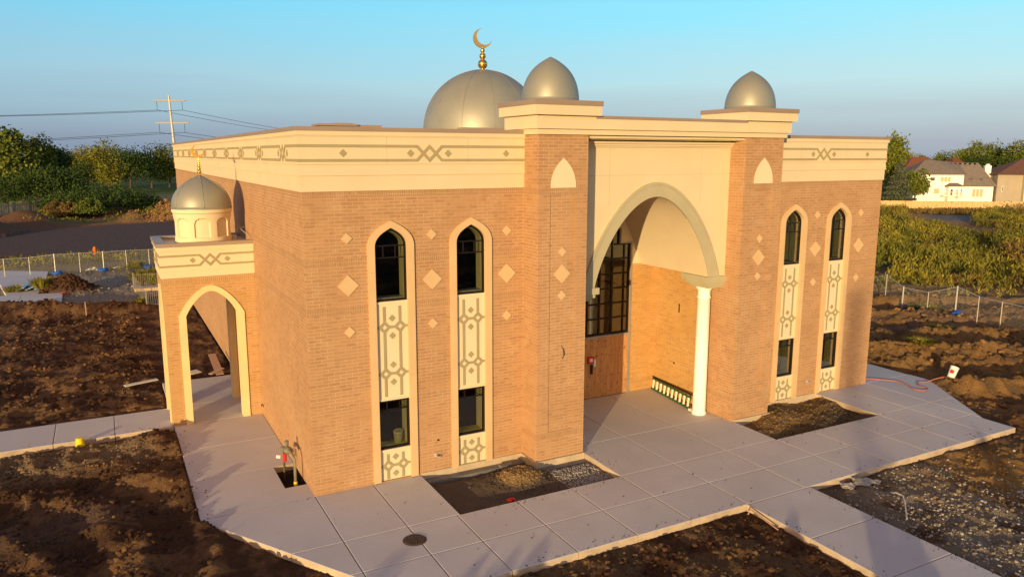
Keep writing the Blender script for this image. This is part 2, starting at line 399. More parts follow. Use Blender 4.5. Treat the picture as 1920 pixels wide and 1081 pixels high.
win_c = [2.12, 4.30, W-4.30, W-2.12]
HW = .42
def hole(cx): return pointed(cx, HW+.012, 6.12, 6.60, .02)
for (xa, xb, cs) in ((0, X1+.05, win_c[:2]), (X4-.05, W, win_c[2:])):
    m = MB(); m.holed([(xa, -.02), (xb, -.02), (xb, 7.6), (xa, 7.6)], [hole(c) for c in cs], 0, -.3, FY(0))
    P(m, 'brick_wall', 'brick')
m = MB(); m.box(0, .3, .3, LB, -.02, 7.6); P(m, 'brick_wall', 'brick')
m = MB(); m.box(W-.3, W, .3, LB, -.02, 7.6); P(m, 'brick_wall', 'brick')
m = MB(); m.box(.3, W-.3, LB-.3, LB, -.02, 7.6); P(m, 'brick_wall', 'brick')
m = MB(); m.box(2.81, 5.80, -.045, -.004, -.30, .055); m.box(5.80, 5.868, -.80, -.004, -.30, .05); m.box(5.80, 7.42, -.84, -.80, -.30, .05); P(m, 'foundation_ledge', 'foundation')
m = MB(); m.box(14.66, 17.76, -.045, -.004, -.30, .05); m.box(14.612, 14.66, -.84, -.004, -.30, .05); m.box(13.13, 14.612, -.84, -.776, -.30, .05)
P(m, 'foundation_ledge', 'foundation')
m = MB(); m.box(.3, X1+.9, .3, LB-.3, 8.15, 8.3); m.box(X1+.9, X4-.9, 3.6, LB-.3, 8.15, 8.3); m.box(X4-.9, W-.3, .3, LB-.3, 8.15, 8.3)
P(m, 'flat_roof', 'roof')
for cx in win_c:
    right = cx > 10
    sr = MB(); ring(sr, cx, HW, .60, 6.12, 6.58, 6.76, .02, -.12, .055, FY(0))
    P(sr, 'window_surround', 'stone', label=None)
    for zj in (5.5, 4.15, 2.8, 1.45):
        for sx in (-1, 1): j = MB(); j.box(cx+sx*.51-.092, cx+sx*.51+.092, -.0575, -.04, zj-.004, zj+.004); P(j, 'stone_joint', 'arch_trim')
    wn = MB(); fr = pointed(cx, HW-.004, 6.12, 6.574, 4.742); inn = pointed(cx, HW-.035, 6.12, 6.52, 4.785)
    wn.holed(fr, [inn], -.15, -.055, FY(0)); wo_ = P(wn, 'arched_window', 'frame')
    b = MB(); t_ = .013
    for z in (6.13, 5.83): b.prism([(cx-HW+.05, z-t_), (cx+HW-.05, z-t_), (cx+HW-.05, z+t_), (cx-HW+.05, z+t_)], -.12, -.075, FY(0))
    for dx in (-.17, .15): b.prism([(cx+dx-t_, 5.85), (cx+dx+t_, 5.85), (cx+dx+t_, 6.11), (cx+dx-t_, 6.11)], -.12, -.078, FY(0))
    P(b, 'glazing_bars', 'frame', wo_)
    g = MB(); g.prism(pointed(cx, HW-.04, 6.12, 6.51, 4.78), -.102, -.108, FY(0)); P(g, 'glass', 'glass', wo_)
    s_ = MB(); s_.prism([(cx-HW+.04, 4.79), (cx+HW-.05, 4.79), (cx+HW-.05, 4.82), (cx-HW+.04, 4.82)], -.40, -.16, FY(0)); P(s_, 'inner_sill', 'bluegrey', wo_)
    jb = MB(); jb.holed(pointed(cx, HW+.2, 6.12, 6.85, 4.6), [pointed(cx, HW-.05, 6.12, 6.49, 4.80)], -.31, -.46, FY(0)); jb.holed(pointed(cx, HW, 6.12, 6.57, 4.75), [pointed(cx, HW-.05, 6.12, 6.49, 4.80)], -.155, -.31, FY(0))
    P(jb, 'window_reveal', 'jamb', wo_)
    lw = MB(); lw.holed([(cx-HW+.004, .865), (cx+HW-.004, .865), (cx+HW-.004, 2.165), (cx-HW+.004, 2.165)], [[(cx-HW+.045, .91), (cx+HW-.045, .91), (cx+HW-.045, 2.12), (cx-HW+.045, 2.12)]], -.15, -.055, FY(0))
    l_ = P(lw, 'lower_window', 'frame')
    b = MB(); z = 1.90
    b.prism([(cx-HW+.05, z-t_), (cx+HW-.05, z-t_), (cx+HW-.05, z+t_), (cx-HW+.05, z+t_)], -.12, -.075, FY(0))
    for dx in (-.17, .17): b.prism([(cx+dx-t_, 1.92), (cx+dx+t_, 1.92), (cx+dx+t_, 2.12), (cx+dx-t_, 2.12)], -.12, -.078, FY(0))
    P(b, 'glazing_bars', 'frame', l_)
    g = MB(); g.prism([(cx-HW+.04, .90), (cx+HW-.04, .90), (cx+HW-.04, 2.13), (cx-HW+.04, 2.13)], -.102, -.108, FY(0)); P(g, 'glass', 'glass', l_)
    jb = MB(); jb.holed([(cx-HW, .87), (cx+HW, .87), (cx+HW, 2.16), (cx-HW, 2.16)], [[(cx-HW+.05, .92), (cx+HW-.05, .92), (cx+HW-.05, 2.11), (cx-HW+.05, 2.11)]], -.155, -.50, FY(0)); P(jb, 'window_reveal', 'jamb', l_)
    for (z0, z1, kz, la) in ((2.17, 4.738, (4.08, 2.87), 'tall'), (.03, .86, (.41,), 'short')):
        pn = MB(); pn.box(cx-HW+.002, cx+HW-.002, .035, .12, z0, z1-.0)
        pn.prism([(-.035, z1-.05), (-.006, z1-.05), (-.02, z1-.004), (-.035, z1-.004)], cx-HW+.003, cx+HW-.003, lambda p, q, d: (d, -p-.0, q))
        if z0 > 1: pn.box(cx-HW+.003, cx+HW-.003, .012, .034, 2.172, 2.215)
        po = P(pn, 'ornament_panel', 'cream2')
        lt = MB(); lattice(lt, cx, kz, z0+(.10 if z0 > 1 else .02), z1-.13, FY(.035)); P(lt, 'lattice_ornament', 'olive', po)
# diamonds set in the wall
for x in (1.02, 3.21, 5.36, W-5.36, W-3.21, W-1.02):
    for z, h in ((6.365, .137), (5.215, .265), (4.065, .14)):
        m = MB(); diamond(m, x, z, h, -.01, .022, FY(0)); P(m, 'stone_diamond', 'stone')

# cornice: stepped bands round the wings and sides
def band(mb, z0, z1, d):
    a, b_ = -d, W+d
    out = [(a, -d), (X1+.01, -d), (X1+.01, .3), (.3, .3), (.3, LB-.3), (W-.3, LB-.3), (W-.3, .3), (X4-.01, .3), (X4-.01, -d), (b_, -d), (b_, LB+d), (a, LB+d)]
    mb.prism(out, z0, z1, lambda p, q, h: (p, q, h))
m = MB()
for z0, z1, d in ((7.495, 7.862, .032), (7.862, 7.892, .062), (7.892, 8.02, .052), (8.02, 8.125, .042), (8.125, 8.155, .068), (8.155, 8.765, .052), (8.765, 8.79, .07), (8.79, 8.893, .09)): band(m, z0, z1, d)
cor = P(m, 'cornice', 'cream')
m = MB(); band(m, 8.893, 8.985, .115); P(m, 'coping', 'coping', cor)
def knot(mb, c, zc, hh, tf, s=1., dxd=.5):
    a, b_ = -.01, .016
    stroke(mb, [(c-.52*s, zc+hh), (c-.33*s, zc+hh), (c, zc-hh), (c+.33*s, zc+hh), (c+.52*s, zc+hh)], .066*s, a, .0185, tf)
    stroke(mb, [(c-.52*s, zc-hh), (c-.33*s, zc-hh), (c, zc+hh), (c+.33*s, zc-hh), (c+.52*s, zc-hh)], .066*s, a, .0155, tf)
    for sx in (-1, 1): diamond(mb, c+sx*dxd, zc, .092*s, a, b_, tf)
def frieze(name, x0, x1, knots, dias, tf, zc=8.385, hh=.168, w=.066, s=1., dxd=.5):
    mb = MB(); xs = [x0]
    for k in knots: knot(mb, k, zc, hh, tf, s, dxd); xs += [k-.52*s, k+.52*s]
    xs.append(x1)
    for i in range(0, len(xs), 2):
        for sz in (-1, 1): mb.prism([(xs[i], zc+sz*hh-w/2*s), (xs[i+1], zc+sz*hh-w/2*s), (xs[i+1], zc+sz*hh+w/2*s), (xs[i], zc+sz*hh+w/2*s)], -.01, .017, tf)
    for d in dias: diamond(mb, d, zc, .09*s, -.01, .016, tf)
    P(mb, 'frieze_ornament', 'olive', cor)
frieze('front', -.067, X1, [3.17], [.99, 5.31], FY(-.052))
frieze('front', X4, W+.067, [W-3.17], [W-.99, W-5.31], FY(-.052))
frieze('side', -.05, LB, [1.57+3.174*k for k in range(10)], [], FX(-.052))
for x in (2.07, 4.23, W-2.07, W-4.23): m = MB(); m.box(x-.004, x+.004, -.0535, -.04, 8.16, 8.76); P(m, 'control_joint', 'arch_trim', cor)

# towers
for (a, b_) in ((X1, X2), (X3, X4)):
    c = (a+b_)/2; m = MB()
    m.box(a, b_, -TD+.022, .9, -.02, 8.87)
    m.holed([(a, -.02), (b_, -.02), (b_, 8.87), (a, 8.87)], [[(c-.39, .83), (c+.39, .83), (c+.39, 7.325), (c-.39, 7.325)]], 0, -.0215, FY(-TD))
    tw = P(m, 'brick_tower', 'brick_tower')
    m = MB(); m.prism(pointed(c, .385, 7.52, 8.27, 7.50, p=3), -.01, .02, FY(-TD)); P(m, 'arched_inset', 'cream2', tw)
    for z, h in ((5.80, .125), (5.21, .26), (4.625, .13)):
        m = MB(); diamond(m, c, z, h, -.01, .02, FY(-TD+.022)); P(m, 'stone_diamond', 'stone', tw)
    m = MB(); m.box(a-.13, b_+.13, -TD-.15, .85, 9.012, 9.352); P(m, 'entablature', 'cream', tw)
    m = MB(); m.box(a-.25, b_+.22, -TD-.29, .95, 9.352, 9.60); cp = P(m, 'tower_cap', 'cream', tw)
    cap = MB(); cap.box(a-.275, b_+.245, -TD-.315, .975, 9.60, 9.725); P(cap, 'coping', 'coping', tw)
    prof = [(.80, 9.725), (.80, 9.76), (.765, 9.765)]
    h = 1.13
    for i in range(25):
        z = math.sin(i/24*math.pi/2); prof.append((max(.001, .765*(1-.62*z*z-.38*z**5)), 9.765+h*z))
    m = MB(); m.lathe(prof, (c, -.06, 0), 48); P(m, 'tower_dome', 'dome', smooth=True)
# centre entablature between the towers and lower band
m = MB(); m.box(X1-.06, X4+.06, -TD-.07, .80, 8.872, 9.01); m.box(X2+.13, X3-.13, -TD-.147, .4, 9.012, 9.29); en = P(m, 'entrance_entablature', 'cream')
m = MB(); m.box(X2+.131, X3-.131, -TD-.175, .42, 9.29, 9.365); P(m, 'coping', 'coping', en)
m = MB(); m.box(X2+.001, X3-.001, -.69, .2, 8.79, 8.869); m.box(X2+.001, X3-.001, -.60, .2, 8.765, 8.79)
m.box(X2+.001, X3-.001, -.30, -.10, 8.66, 8.74); m.box(X2+.001, X3-.001, -.24, -.10, 8.60, 8.66); m.box(X2+.001, X3-.001, -.19, -.10, 8.56, 8.60)
P(m, 'entrance_moulding', 'cream', en)
# portal: deep pointed vault, side walls, back wall
CXP = (X2+X3)/2
arch = [arc_pt(CXP, 2.13, 4.62, 2.54, i/22, .30) for i in range(23)]
archl = [(2*CXP-x, z) for x, z in arch]
notch = [(X2+.002, 4.62)]+archl+arch[-2::-1]+[(X3-.002, 4.62), (X3-.002, 8.80), (X2+.002, 8.80)]
m = MB(); m.prism(notch, .15, -3.28, FY(0)); vault = P(m, 'entrance_vault', 'cream')
m = MB(); ring(m, CXP, 2.135, 2.47, 4.622, 7.155, 7.50, 4.622, .10, .19, FY(0), 22, .30); ring(m, CXP, 2.47, 2.54, 4.622, 7.50, 7.575, 4.622, .10, .215, FY(0), 22, .30)
P(m, 'arch_trim', 'arch_trim', vault)
for bb in ((X3, X3+.25, .9, 3.6, -.02, 8.1), (X2-.25, X2, .9, 3.6, -.02, 8.1), (X2, 8.48, 3.3, 3.55, -.02, 4.62), (11.96, X3, 3.3, 3.55, -.02, 4.62)):
    m = MB(); m.box(*bb); P(m, 'entrance_brick_wall', 'brick_portal')
m = MB()
op = [(X2, 4.622), (8.48, 4.622), (8.48, 5.36), (8.94, 5.36), (8.94, 5.88), (9.5, 5.88), (9.5, 6.35), (10.94, 6.35), (10.94, 5.88), (11.50, 5.88), (11.50, 5.36), (11.96, 5.36), (11.96, 4.622), (X3, 4.622), (X3, 8.1), (X2, 8.1)]
m.prism(op, -3.3, -3.55, FY(0)); P(m, 'entrance_back_wall', 'cream')
o2 = [(8.48, 2.2), (11.96, 2.2), (11.96, 5.36), (11.50, 5.36), (11.50, 5.88), (10.94, 5.88), (10.94, 6.35), (9.5, 6.35), (9.5, 5.88), (8.94, 5.88), (8.94, 5.36), (8.48, 5.36)]
o3 = [(8.53, 2.26), (11.91, 2.26), (11.91, 5.31), (11.45, 5.31), (11.45, 5.83), (10.89, 5.83), (10.89, 6.30), (9.55, 6.30), (9.55, 5.83), (8.99, 5.83), (8.99, 5.31), (8.53, 5.31)]
m = MB(); m.holed(o2, [o3], -3.33, -3.42, FY(0)); ew = P(m, 'entrance_window', 'frame')
m = MB(); xs = [CXP+.5*k for k in range(-3, 4)]; zs = [2.78+.515*k for k in range(5)]
def xr(z): return 1.70 if z < 5.32 else (1.24 if z < 5.84 else .68)
def zt(dx): return 5.31 if abs(dx) > 1.23 else (5.83 if abs(dx) > .67 else 6.30)
for x in xs: m.box(x-.028, x+.028, 3.345, 3.40, 2.25, zt(x-CXP))
for z in zs+[5.335, 5.85]: m.box(CXP-xr(z-.05), CXP+xr(z-.05), 3.35, 3.395, z-.028, z+.028)
P(m, 'glazing_bars', 'frame', ew)
m = MB(); m.prism(o3, -3.375, -3.38, FY(0)); P(m, 'glass', 'glass', ew)
m = MB(); m.box(8.44, 12.0, 3.24, 3.33, 2.14, 2.2); m.box(11.90, 11.96, 3.26, 3.32, 0, 2.14); m.box(11.965, 12.02, 3.27, 3.299, .0, 5.36); m.box(11.505, 12.02, 3.27, 3.299, 5.365, 5.42); m.box(11.505, 11.55, 3.27, 3.299, 5.42, 5.9)
P(m, 'metal_sill', 'bluegrey', ew)
m = MB(); pd = None
for k in range(3): m.box(8.5+k*1.138, 8.5+(k+1)*1.138-.008, 3.25+.004*k, 3.30, .02, 2.14)
pd = P(m, 'plywood_door', 'ply')
m = MB()
M['red'] = plain('red_plastic', (.62,.03,.02), .45, .1, 5); M['whitep'] = plain('white_plastic', (.78,.76,.72), .5, .08, 5)
m.box(10.20, 10.43, 3.17, 3.249, 1.28, 1.52); P(m, 'lock_box', 'red', pd)
m = MB(); m.box(10.255, 10.37, 3.16, 3.169, 1.35, 1.46); m.box(10.45, 10.52, 3.2, 3.249, 1.15, 1.40); P(m, 'latch_plate', 'whitep', pd)
m = MB(); m.box(10.33, 10.40, 3.19, 3.249, .90, 1.22); P(m, 'door_pull', 'frame', pd)
for x in (8.55, 11.9):
    m = MB(); m.box(x-.004, x+.004, -.1525, -.14, 6.9 if x > 0 else 0, 8.55); P(m, 'control_joint', 'arch_trim', vault)
m = MB(); m.box(X2+.01, X3-.01, -.1525, -.14, 7.78, 7.788); P(m, 'control_joint', 'arch_trim', vault)
# columns and impost blocks
for cx in (12.66, 2*CXP-12.66):
    sx = 1 if cx > CXP else -1
    m = MB(); m.lathe([(.001, 0), (.235, 0), (.235, .09), (.212, .10), (.205, 3.86), (.222, 3.87), (.222, 3.92), (.20, 3.93), (.198, 4.06), (.21, 4.10), (.245, 4.17), (.275, 4.20), (.275, 4.235), (.001, 4.24)], (cx, .32, 0), 32)
    cl = P(m, 'column', 'white', smooth=True)
    x0, x1 = (12.22, X3-.004) if sx > 0 else (X2+.004, 2*CXP-12.22)
    m = MB(); m.box(x0, x1, -.24, .95, 4.44, 4.625); m.box(x0+.09*(sx > 0), x1-.09*(sx < 0), -.17, .85, 4.33, 4.44); m.box(x0+.18*(sx > 0), x1-.18*(sx < 0), -.10, .75, 4.24, 4.33)
    P(m, 'impost_block', 'arch_trim')
# interior surfaces seen through the glass
m = MB(); m.box(.3, 7.15, .47, 9.6, 3.35, 3.45); m.box(13.3, W-.3, .5, 9.6, 3.35, 3.45); m.box(.3, 7.15, 5.2, 5.3, 0, 8.1); m.box(.3, .35, .47, 5.2, 0, 8.1); m.box(7.10, 7.15, .95, 5.2, 0, 8.1); m.box(.35, 7.1, .5, 5.2, -.05, .02)
m.box(7.2, 13.3, 9.6, 9.7, 0, 8.1); m.box(7.2, 13.3, 3.6, 9.6, -.05, .01)
P(m, 'interior_wall', 'inside')
m = MB(); m.box(14.7, W-.35, 1.5, 1.6, 0, 8.1); m.box(W-.36, W-.31, .5, 1.5, 0, 8.1); m.box(14.7, W-.36, .5, 1.5, -.05, .01); m.box(13.35, 13.4, .95, 9.6, 0, 8.1)
P(m, 'pale_partition', 'inside_pale')
# main dome with finial
def dome_part(c, r, z0, h, name, p=5, a=.60, seg=64, base=.04):
    prof = [(r+base, z0-.12), (r+base, z0-.01), (r+.0, z0)]
    for i in range(33):
        z = math.sin(i/32*math.pi/2); prof.append((max(.002, r*(1-a*z*z-(1-a)*z**p)), z0+h*z))
    m = MB(); m.lathe(prof, (c[0], c[1], 0), seg); return P(m, name, 'dome', smooth=True)
def crescent(cx, cy, cz, r, th, ang, parent, mat, rz=.35):
    a0 = R(ang); tip = R(55); d = .30*r; r2_ = math.hypot(r*math.cos(tip)-d, r*math.sin(tip)); t2 = math.atan2(r*math.sin(tip), r*math.cos(tip)-d)
    pts = []; n = 26
    for i in range(n+1):
        t = tip+(2*math.pi-2*tip)*i/n; pts.append((r*math.cos(t+a0), r*math.sin(t+a0)))
    for i in range(1, n):
        t = 2*math.pi-t2-(2*math.pi-2*t2)*i/n; pts.append((d*math.cos(a0)+r2_*math.cos(t+a0), d*math.sin(a0)+r2_*math.sin(t+a0)))
    m = MB(); m.prism(pts, -th/2, th/2, lambda p, q, e: (cx+p*math.cos(rz)+e*math.sin(rz), cy-p*math.sin(rz)+e*math.cos(rz), cz+q))
    return P(m, 'crescent', mat, parent)
prof = [(2.56, 8.3), (2.56, 9.05), (2.5, 9.06)]
DZ, DR = 9.30, 2.5
for i in range(41):
    a = R(-4+94*i/40); rr = DR*math.cos(a); zz = DR*math.sin(a)
    prof.append((max(.002, rr*(1-.05*max(0, math.sin(a))**6)), DZ+zz))
m = MB(); m.lathe(prof, (CXP, 11.4, 0), 80); bd = P(m, 'main_dome', 'dome', smooth=True)
m = MB()
for k in range(12):
    a = R(15+30*k); pts = []
    for i in range(30):
        e = R(90*i/29); q = DR*1.0005*math.cos(e)*(1-.05*math.sin(e)**6)+.004; pts.append((CXP+q*math.cos(a), 11.4+q*math.sin(a), DZ+(DR+.004)*math.sin(e)))
    m.tube(pts, .007, 5)
P(m, 'dome_seam', 'dome', bd, smooth=True)
m = MB(); fc = (CXP, 11.4)
m.lathe([(.10, 11.78), (.06, 11.84), (.035, 11.9), (.035, 12.7)], (*fc, 0), 16)
for z, r in ((12.02, .20), (12.34, .135), (12.565, .095)): m.sphere((*fc, z), r, 24)
P(m, 'finial', 'gold', bd, smooth=True)
crescent(CXP, 11.4, 13.05, .39, .09, 41, bd, 'dirtgold', .25)
m = MB(); m.box(8.1, 9.8, 8.7, 9.3, 8.3, 9.36); P(m, 'roof_curb', 'coping')
m = MB(); m.box(3.6, 6.0, 12, 13.6, 8.3, 9.45); m.box(3.5, 5.0, 11.9, 13.2, 9.45, 9.53); m.box(4.95, 6.05, 12.05, 13.4, 9.45, 9.5); m.box(4.2, 4.9, 12.2, 12.9, 9.53, 9.57); P(m, 'roof_hatch', 'coping')

# ---- side porch
PX0, PY0, PY1 = -2.68, 7.0, 9.5
m = MB()
def arch_hole(c, hw=.762, ap=4.20): return pointed(c, hw, 3.45, ap, -.01, p=.45)
def wall_arch(mb, lo, hi, c, tf, hw=.762, th=.34, ap=4.20):
    A = arch_hole(c, hw, ap); half = A[2:]  # from right spring round to left
    outer = [(lo, -.02), (c-hw, -.02)]+half[::-1]+[(c+hw, -.02), (hi, -.02), (hi, 4.66), (lo, 4.66)]
    mb.prism(outer, 0, -th, tf)
wall_arch(m, PX0, -.002, -1.34, FY(PY0)); wall_arch(m, PX0, -.002, -1.34, FY(PY1-.34))
pw = P(m, 'porch_wall', 'brick_porch')
m = MB(); wall_arch(m, PY0+.34, PY1-.34, 8.25, FX(PX0), .60); P(m, 'porch_wall', 'brick_porch')
for tf, c, h in ((FY(PY0), -1.34, .75), ):
    m = MB(); ring(m, c, h, .962, 3.45, 4.19, 4.37, .0, -.36, .04, tf, 14, .45); P(m, 'porch_arch_surround', 'stone_porch')
m = MB(); ring(m, -1.34, .75, .962, 3.45, 4.19, 4.37, .0, -.02, .37, FY(PY1), 14, .45); P(m, 'porch_arch_surround', 'stone_porch')
m = MB(); ring(m, 8.25, .59, .80, 3.45, 4.17, 4.36, .0, -.36, .04, FX(PX0), 14, .45); P(m, 'porch_arch_surround', 'stone_porch')
m = MB(); m.box(PX0+.35, -.003, PY0+.35, PY1-.35, 4.40, 4.62); P(m, 'porch_ceiling', 'cream')
def pband(mb, z0, z1, d): mb.box(PX0-d, -.001, PY0-d, PY1+d, z0, z1)
m = MB()
for z0, z1, d in ((4.655, 4.86, .03), (4.86, 4.885, .05), (4.885, 5.46, .04), (5.46, 5.50, .06), (5.50, 5.60, .085)): pband(m, z0, z1, d)
pc = P(m, 'porch_cornice', 'cream2')
m = MB(); m.box(PX0-.11, -.001, PY0-.11, PY0+.16, 5.60, 5.71); m.box(PX0-.11, PX0+.16, PY0+.16, PY1+.11, 5.60, 5.71); m.box(PX0+.16, -.001, PY1-.16, PY1+.11, 5.60, 5.71)
P(m, 'coping', 'porch_coping', pc)
m = MB(); cc = -1.30
tf = FY(PY0-.04); zc, hh = 5.17, .155
knot(m, cc, zc, hh, tf, .92, .50)
for a_, b2 in ((PX0-.05, cc-.52*.92), (cc+.52*.92, -.01)):
    for sz in (-1, 1): m.prism([(a_, zc+sz*hh-.03), (b2, zc+sz*hh-.03), (b2, zc+sz*hh+.03), (a_, zc+sz*hh+.03)], -.01, .017, tf)
tf = FX(PX0-.04); knot(m, 8.25, zc, hh, tf, .92, .50)
for a_, b2 in ((PY0-.04, 8.25-.52*.92), (8.25+.52*.92, PY1+.04)):
    for sz in (-1, 1): m.prism([(a_, zc+sz*hh-.03), (b2, zc+sz*hh-.03), (b2, zc+sz*hh+.03), (a_, zc+sz*hh+.03)], -.01, .017, tf)
P(m, 'frieze_ornament', 'olive', pc)
# cupola: drum with blind arches, ribbed dome, finial
CC = (-1.30, 8.2); DRr = .845
drum = MB(); seg = 96; nn = 8
def niche(a, z):
    k = round((a-R(-97))/(2*math.pi/nn)); da = (a-R(-97))-k*2*math.pi/nn
    hw = R(15.5)
    if abs(da) > hw or z < 5.80: return 0
    u = abs(da)/hw; top = 6.22+.17*math.sqrt(max(0, 1-u*u))
    return .06 if z < top else 0
rows = [5.63, 5.795, 5.80]+[5.80+.03*i for i in range(1, 22)]+[6.48, 6.53]
seg = 288
vs = []
for z in rows:
    for i in range(seg):
        a = 2*math.pi*i/seg; r = DRr+(.0 if z < 6.3 else .02*(z-6.3)/.2)-niche(a, z); vs.append((CC[0]+r*math.cos(a), CC[1]+r*math.sin(a), z))
fs = [(j*seg+i, j*seg+(i+1) % seg, (j+1)*seg+(i+1) % seg, (j+1)*seg+i) for j in range(len(rows)-1) for i in range(seg)]
drum.add(vs, fs)
drum.lathe([(DRr+.02, 6.53), (DRr+.055, 6.56), (DRr+.055, 6.66), (.4, 6.67)], (*CC, 0), 64)
dr = P(drum, 'cupola_drum', 'cream2')
prof = [(.905, 6.66), (.905, 6.70)]
for i in range(25):
    z = math.sin(i/24*math.pi/2); prof.append((max(.002, .90*(1-.62*z*z-.38*z**4)), 6.70+1.02*z))
m = MB(); m.lathe(prof, (*CC, 0), 64); cdm = P(m, 'cupola_dome', 'dome', dr, smooth=True)
m = MB()
for k in range(6):
    a = R(-92+60*k); pts = []
    for i in range(22):
        z = math.sin(i/21*math.pi/2); q = .90*(1-.62*z*z-.38*z**4)+.004; pts.append((CC[0]+q*math.cos(a), CC[1]+q*math.sin(a), 6.70+1.024*z))
    m.tube(pts, .011, 5)
P(m, 'dome_rib', 'dome', dr, smooth=True)
m = MB(); m.lathe([(.05, 7.70), (.03, 7.76), (.014, 7.85), (.012, 8.3)], (*CC, 0), 12)
for z, r in ((7.80, .07), (7.90, .058), (7.99, .05), (8.07, .038), (8.15, .022)): m.sphere((*CC, z), r, 16, .8)
P(m, 'finial', 'gold', dr, smooth=True)
crescent(CC[0]-.02, CC[1], 8.44, .19, .05, 52, dr, 'crescent', .3)
m = MB(); m.tube([(-.35, 8.6, 5.72), (-.2, 8.3, 5.98), (-.02, 8.3, 6.0)], .014, 6); m.tube([(-.2, 8.3, 6.0), (-.03, 7.3, 5.76)], .012, 6); m.box(-.42, -.28, 8.3, 8.5, 5.60, 5.75); P(m, 'roof_drain_pipe', 'steel')
# small fittings on the walls
for x, z in ((3.24, .46), (W-3.15, .51)):
    m = MB(); m.lathe([(.001, 0), (.06, 0), (.06, .03), (.03, .04), (.03, .09), (.001, .09)], (0, 0, 0), 12)
    m.v = [(x+a_, -c_+.005, z+b_) for a_, b_, c_ in m.v]; m.tube([(x, -.06, z), (x-.05, -.10, z+.03), (x+.06, -.12, z-.03)], .016, 6); P(m, 'wall_tap', 'steel')
m = MB(); m.box(3.28, 3.33, -.02, .005, .86, .9); P(m, 'wall_socket', 'frame')
m = MB(); m.tube([(6.66, -TD+.03, 3.22), (6.69, -TD-.03, 3.12), (6.71, -TD-.03, 2.98), (6.66, -TD-.02, 2.88)], .012, 5); P(m, 'wire_stub', 'frame')
m = MB(); m.tube([(.01, 6.7, .30), (-.05, 6.7, .42), (-.08, 6.62, .36)], .014, 5); P(m, 'wire_stub', 'frame')
m = MB(); m.box(13.02, 13.05, 1.9, 1.94, 3.05, 3.35); P(m, 'wall_slot', 'frame')
m = MB(); m.box(13.02, 13.05, 2.05, 2.1, 1.2, 1.26); P(m, 'wall_slot', 'frame')
# ================================================================== CONCRETE
def clip(poly, a, b, c):
    """keep a*x+b*y+c >= 0"""
    out = []
    for i in range(len(poly)):
        p, q = poly[i], poly[(i+1) % len(poly)]
        dp, dq = a*p[0]+b*p[1]+c, a*q[0]+b*q[1]+c
        if dp >= 0: out.append(p)
        if dp*dq < 0:
            t = dp/(dp-dq); out.append((p[0]+(q[0]-p[0])*t, p[1]+(q[1]-p[1])*t))
    return out
SL = []   # polygons of single slabs
def cell(x0, x1, y0, y1, *hp):
    p = [(x0, y0), (x1, y0), (x1, y1), (x0, y1)]
    for h in hp:
        p = clip(p, *h)
        if len(p) < 3: return
    SL.append(p)
def hp2(p, q):  # half plane to the left of p->q
    a, b = -(q[1]-p[1]), (q[0]-p[0]); return (a, b, -(a*p[0]+b*p[1]))
dg = hp2((-.43, -3.7), (-2.62, -.15)); dg = tuple(-v for v in dg)
V = [0, -2.549, -3.95, -5.345]
U = [-2.66, 0, 1.488, 2.709, 4.307, 5.881, 7.423, 9.195, 11.162, 13.13, 14.629, 16.25, 17.76, 19.25, 20.5]
for y0, y1 in ((9.05, 12.2), (7.02, 9.05), (4.70, 7.02), (2.36, 4.70)): cell(-2.66, 0, y0, y1)
SLN = [[(-2.66, 0), (0, 0), (0, .83), (-.56, .83), (-.56, 2.33), (0, 2.33), (0, 2.36), (-2.66, 2.36)]]
cell(-2.66, 0, V[1], V[0], dg); cell(0, 1.488, V[1], 0); cell(1.488, 2.80, V[1], 0)
for i in range(0, len(U)-1):
    cell(U[i], U[i+1], V[2], V[1], dg); 
    cell(U[i], U[i+1], V[3], V[2], dg)
for xa, xb in ((7.423, 9.195), (9.195, 11.162), (11.162, 13.13)): cell(xa, xb, V[1], -.25)
for xa, xb in ((7.423, 9.195), (9.195, 11.162), (11.162, 13.035)): cell(xa, xb, -.25, 3.29)
e1 = hp2((20.37, -5.43), (20.74, -4.0)); e2 = hp2((20.74, -4.0), (22.98, -.84))
cell(17.76, 19.25, V[1], 0); cell(19.25, 20.5, V[1], 0)
cell(20.5, 23.0, V[1], 0, e2); cell(20.5, 23, V[2], V[1], e2); cell(20.5, 21, V[3], V[2], e1, e2)
cell(20.46, 22.95, 0, 2.4); cell(20.46, 22.95, 2.4, 4.8); cell(20.46, 22.95, 4.8, 7.2)
for y1, y0 in ((V[3], -7.25), (-7.25, -9.1), (-9.1, -11), (-11, -13), (-13, -15), (-15, -17)): cell(9.15, 11.34, y0, y1)
for k in range(8): cell(-4.30-1.62*(k+1)+1.62, -4.30-1.62*k+1.62 if k else -2.66, 7.02, 9.02)
def in_slab(X, Y, g=0.):
    m = np.zeros(X.shape, bool)
    for p in SL+SLN:
        if len(p) < 3: continue
        n = len(p); c = np.zeros(X.shape, bool)
        for i in range(n):
            (xi, yi), (xj, yj) = p[i], p[i-1]
            if yi == yj: continue
            c ^= ((yi > Y) != (yj > Y)) & (X < (xj-xi)*(Y-yi)/(yj-yi)+xi)
        m |= c
    return m
m = MB(); tones = []
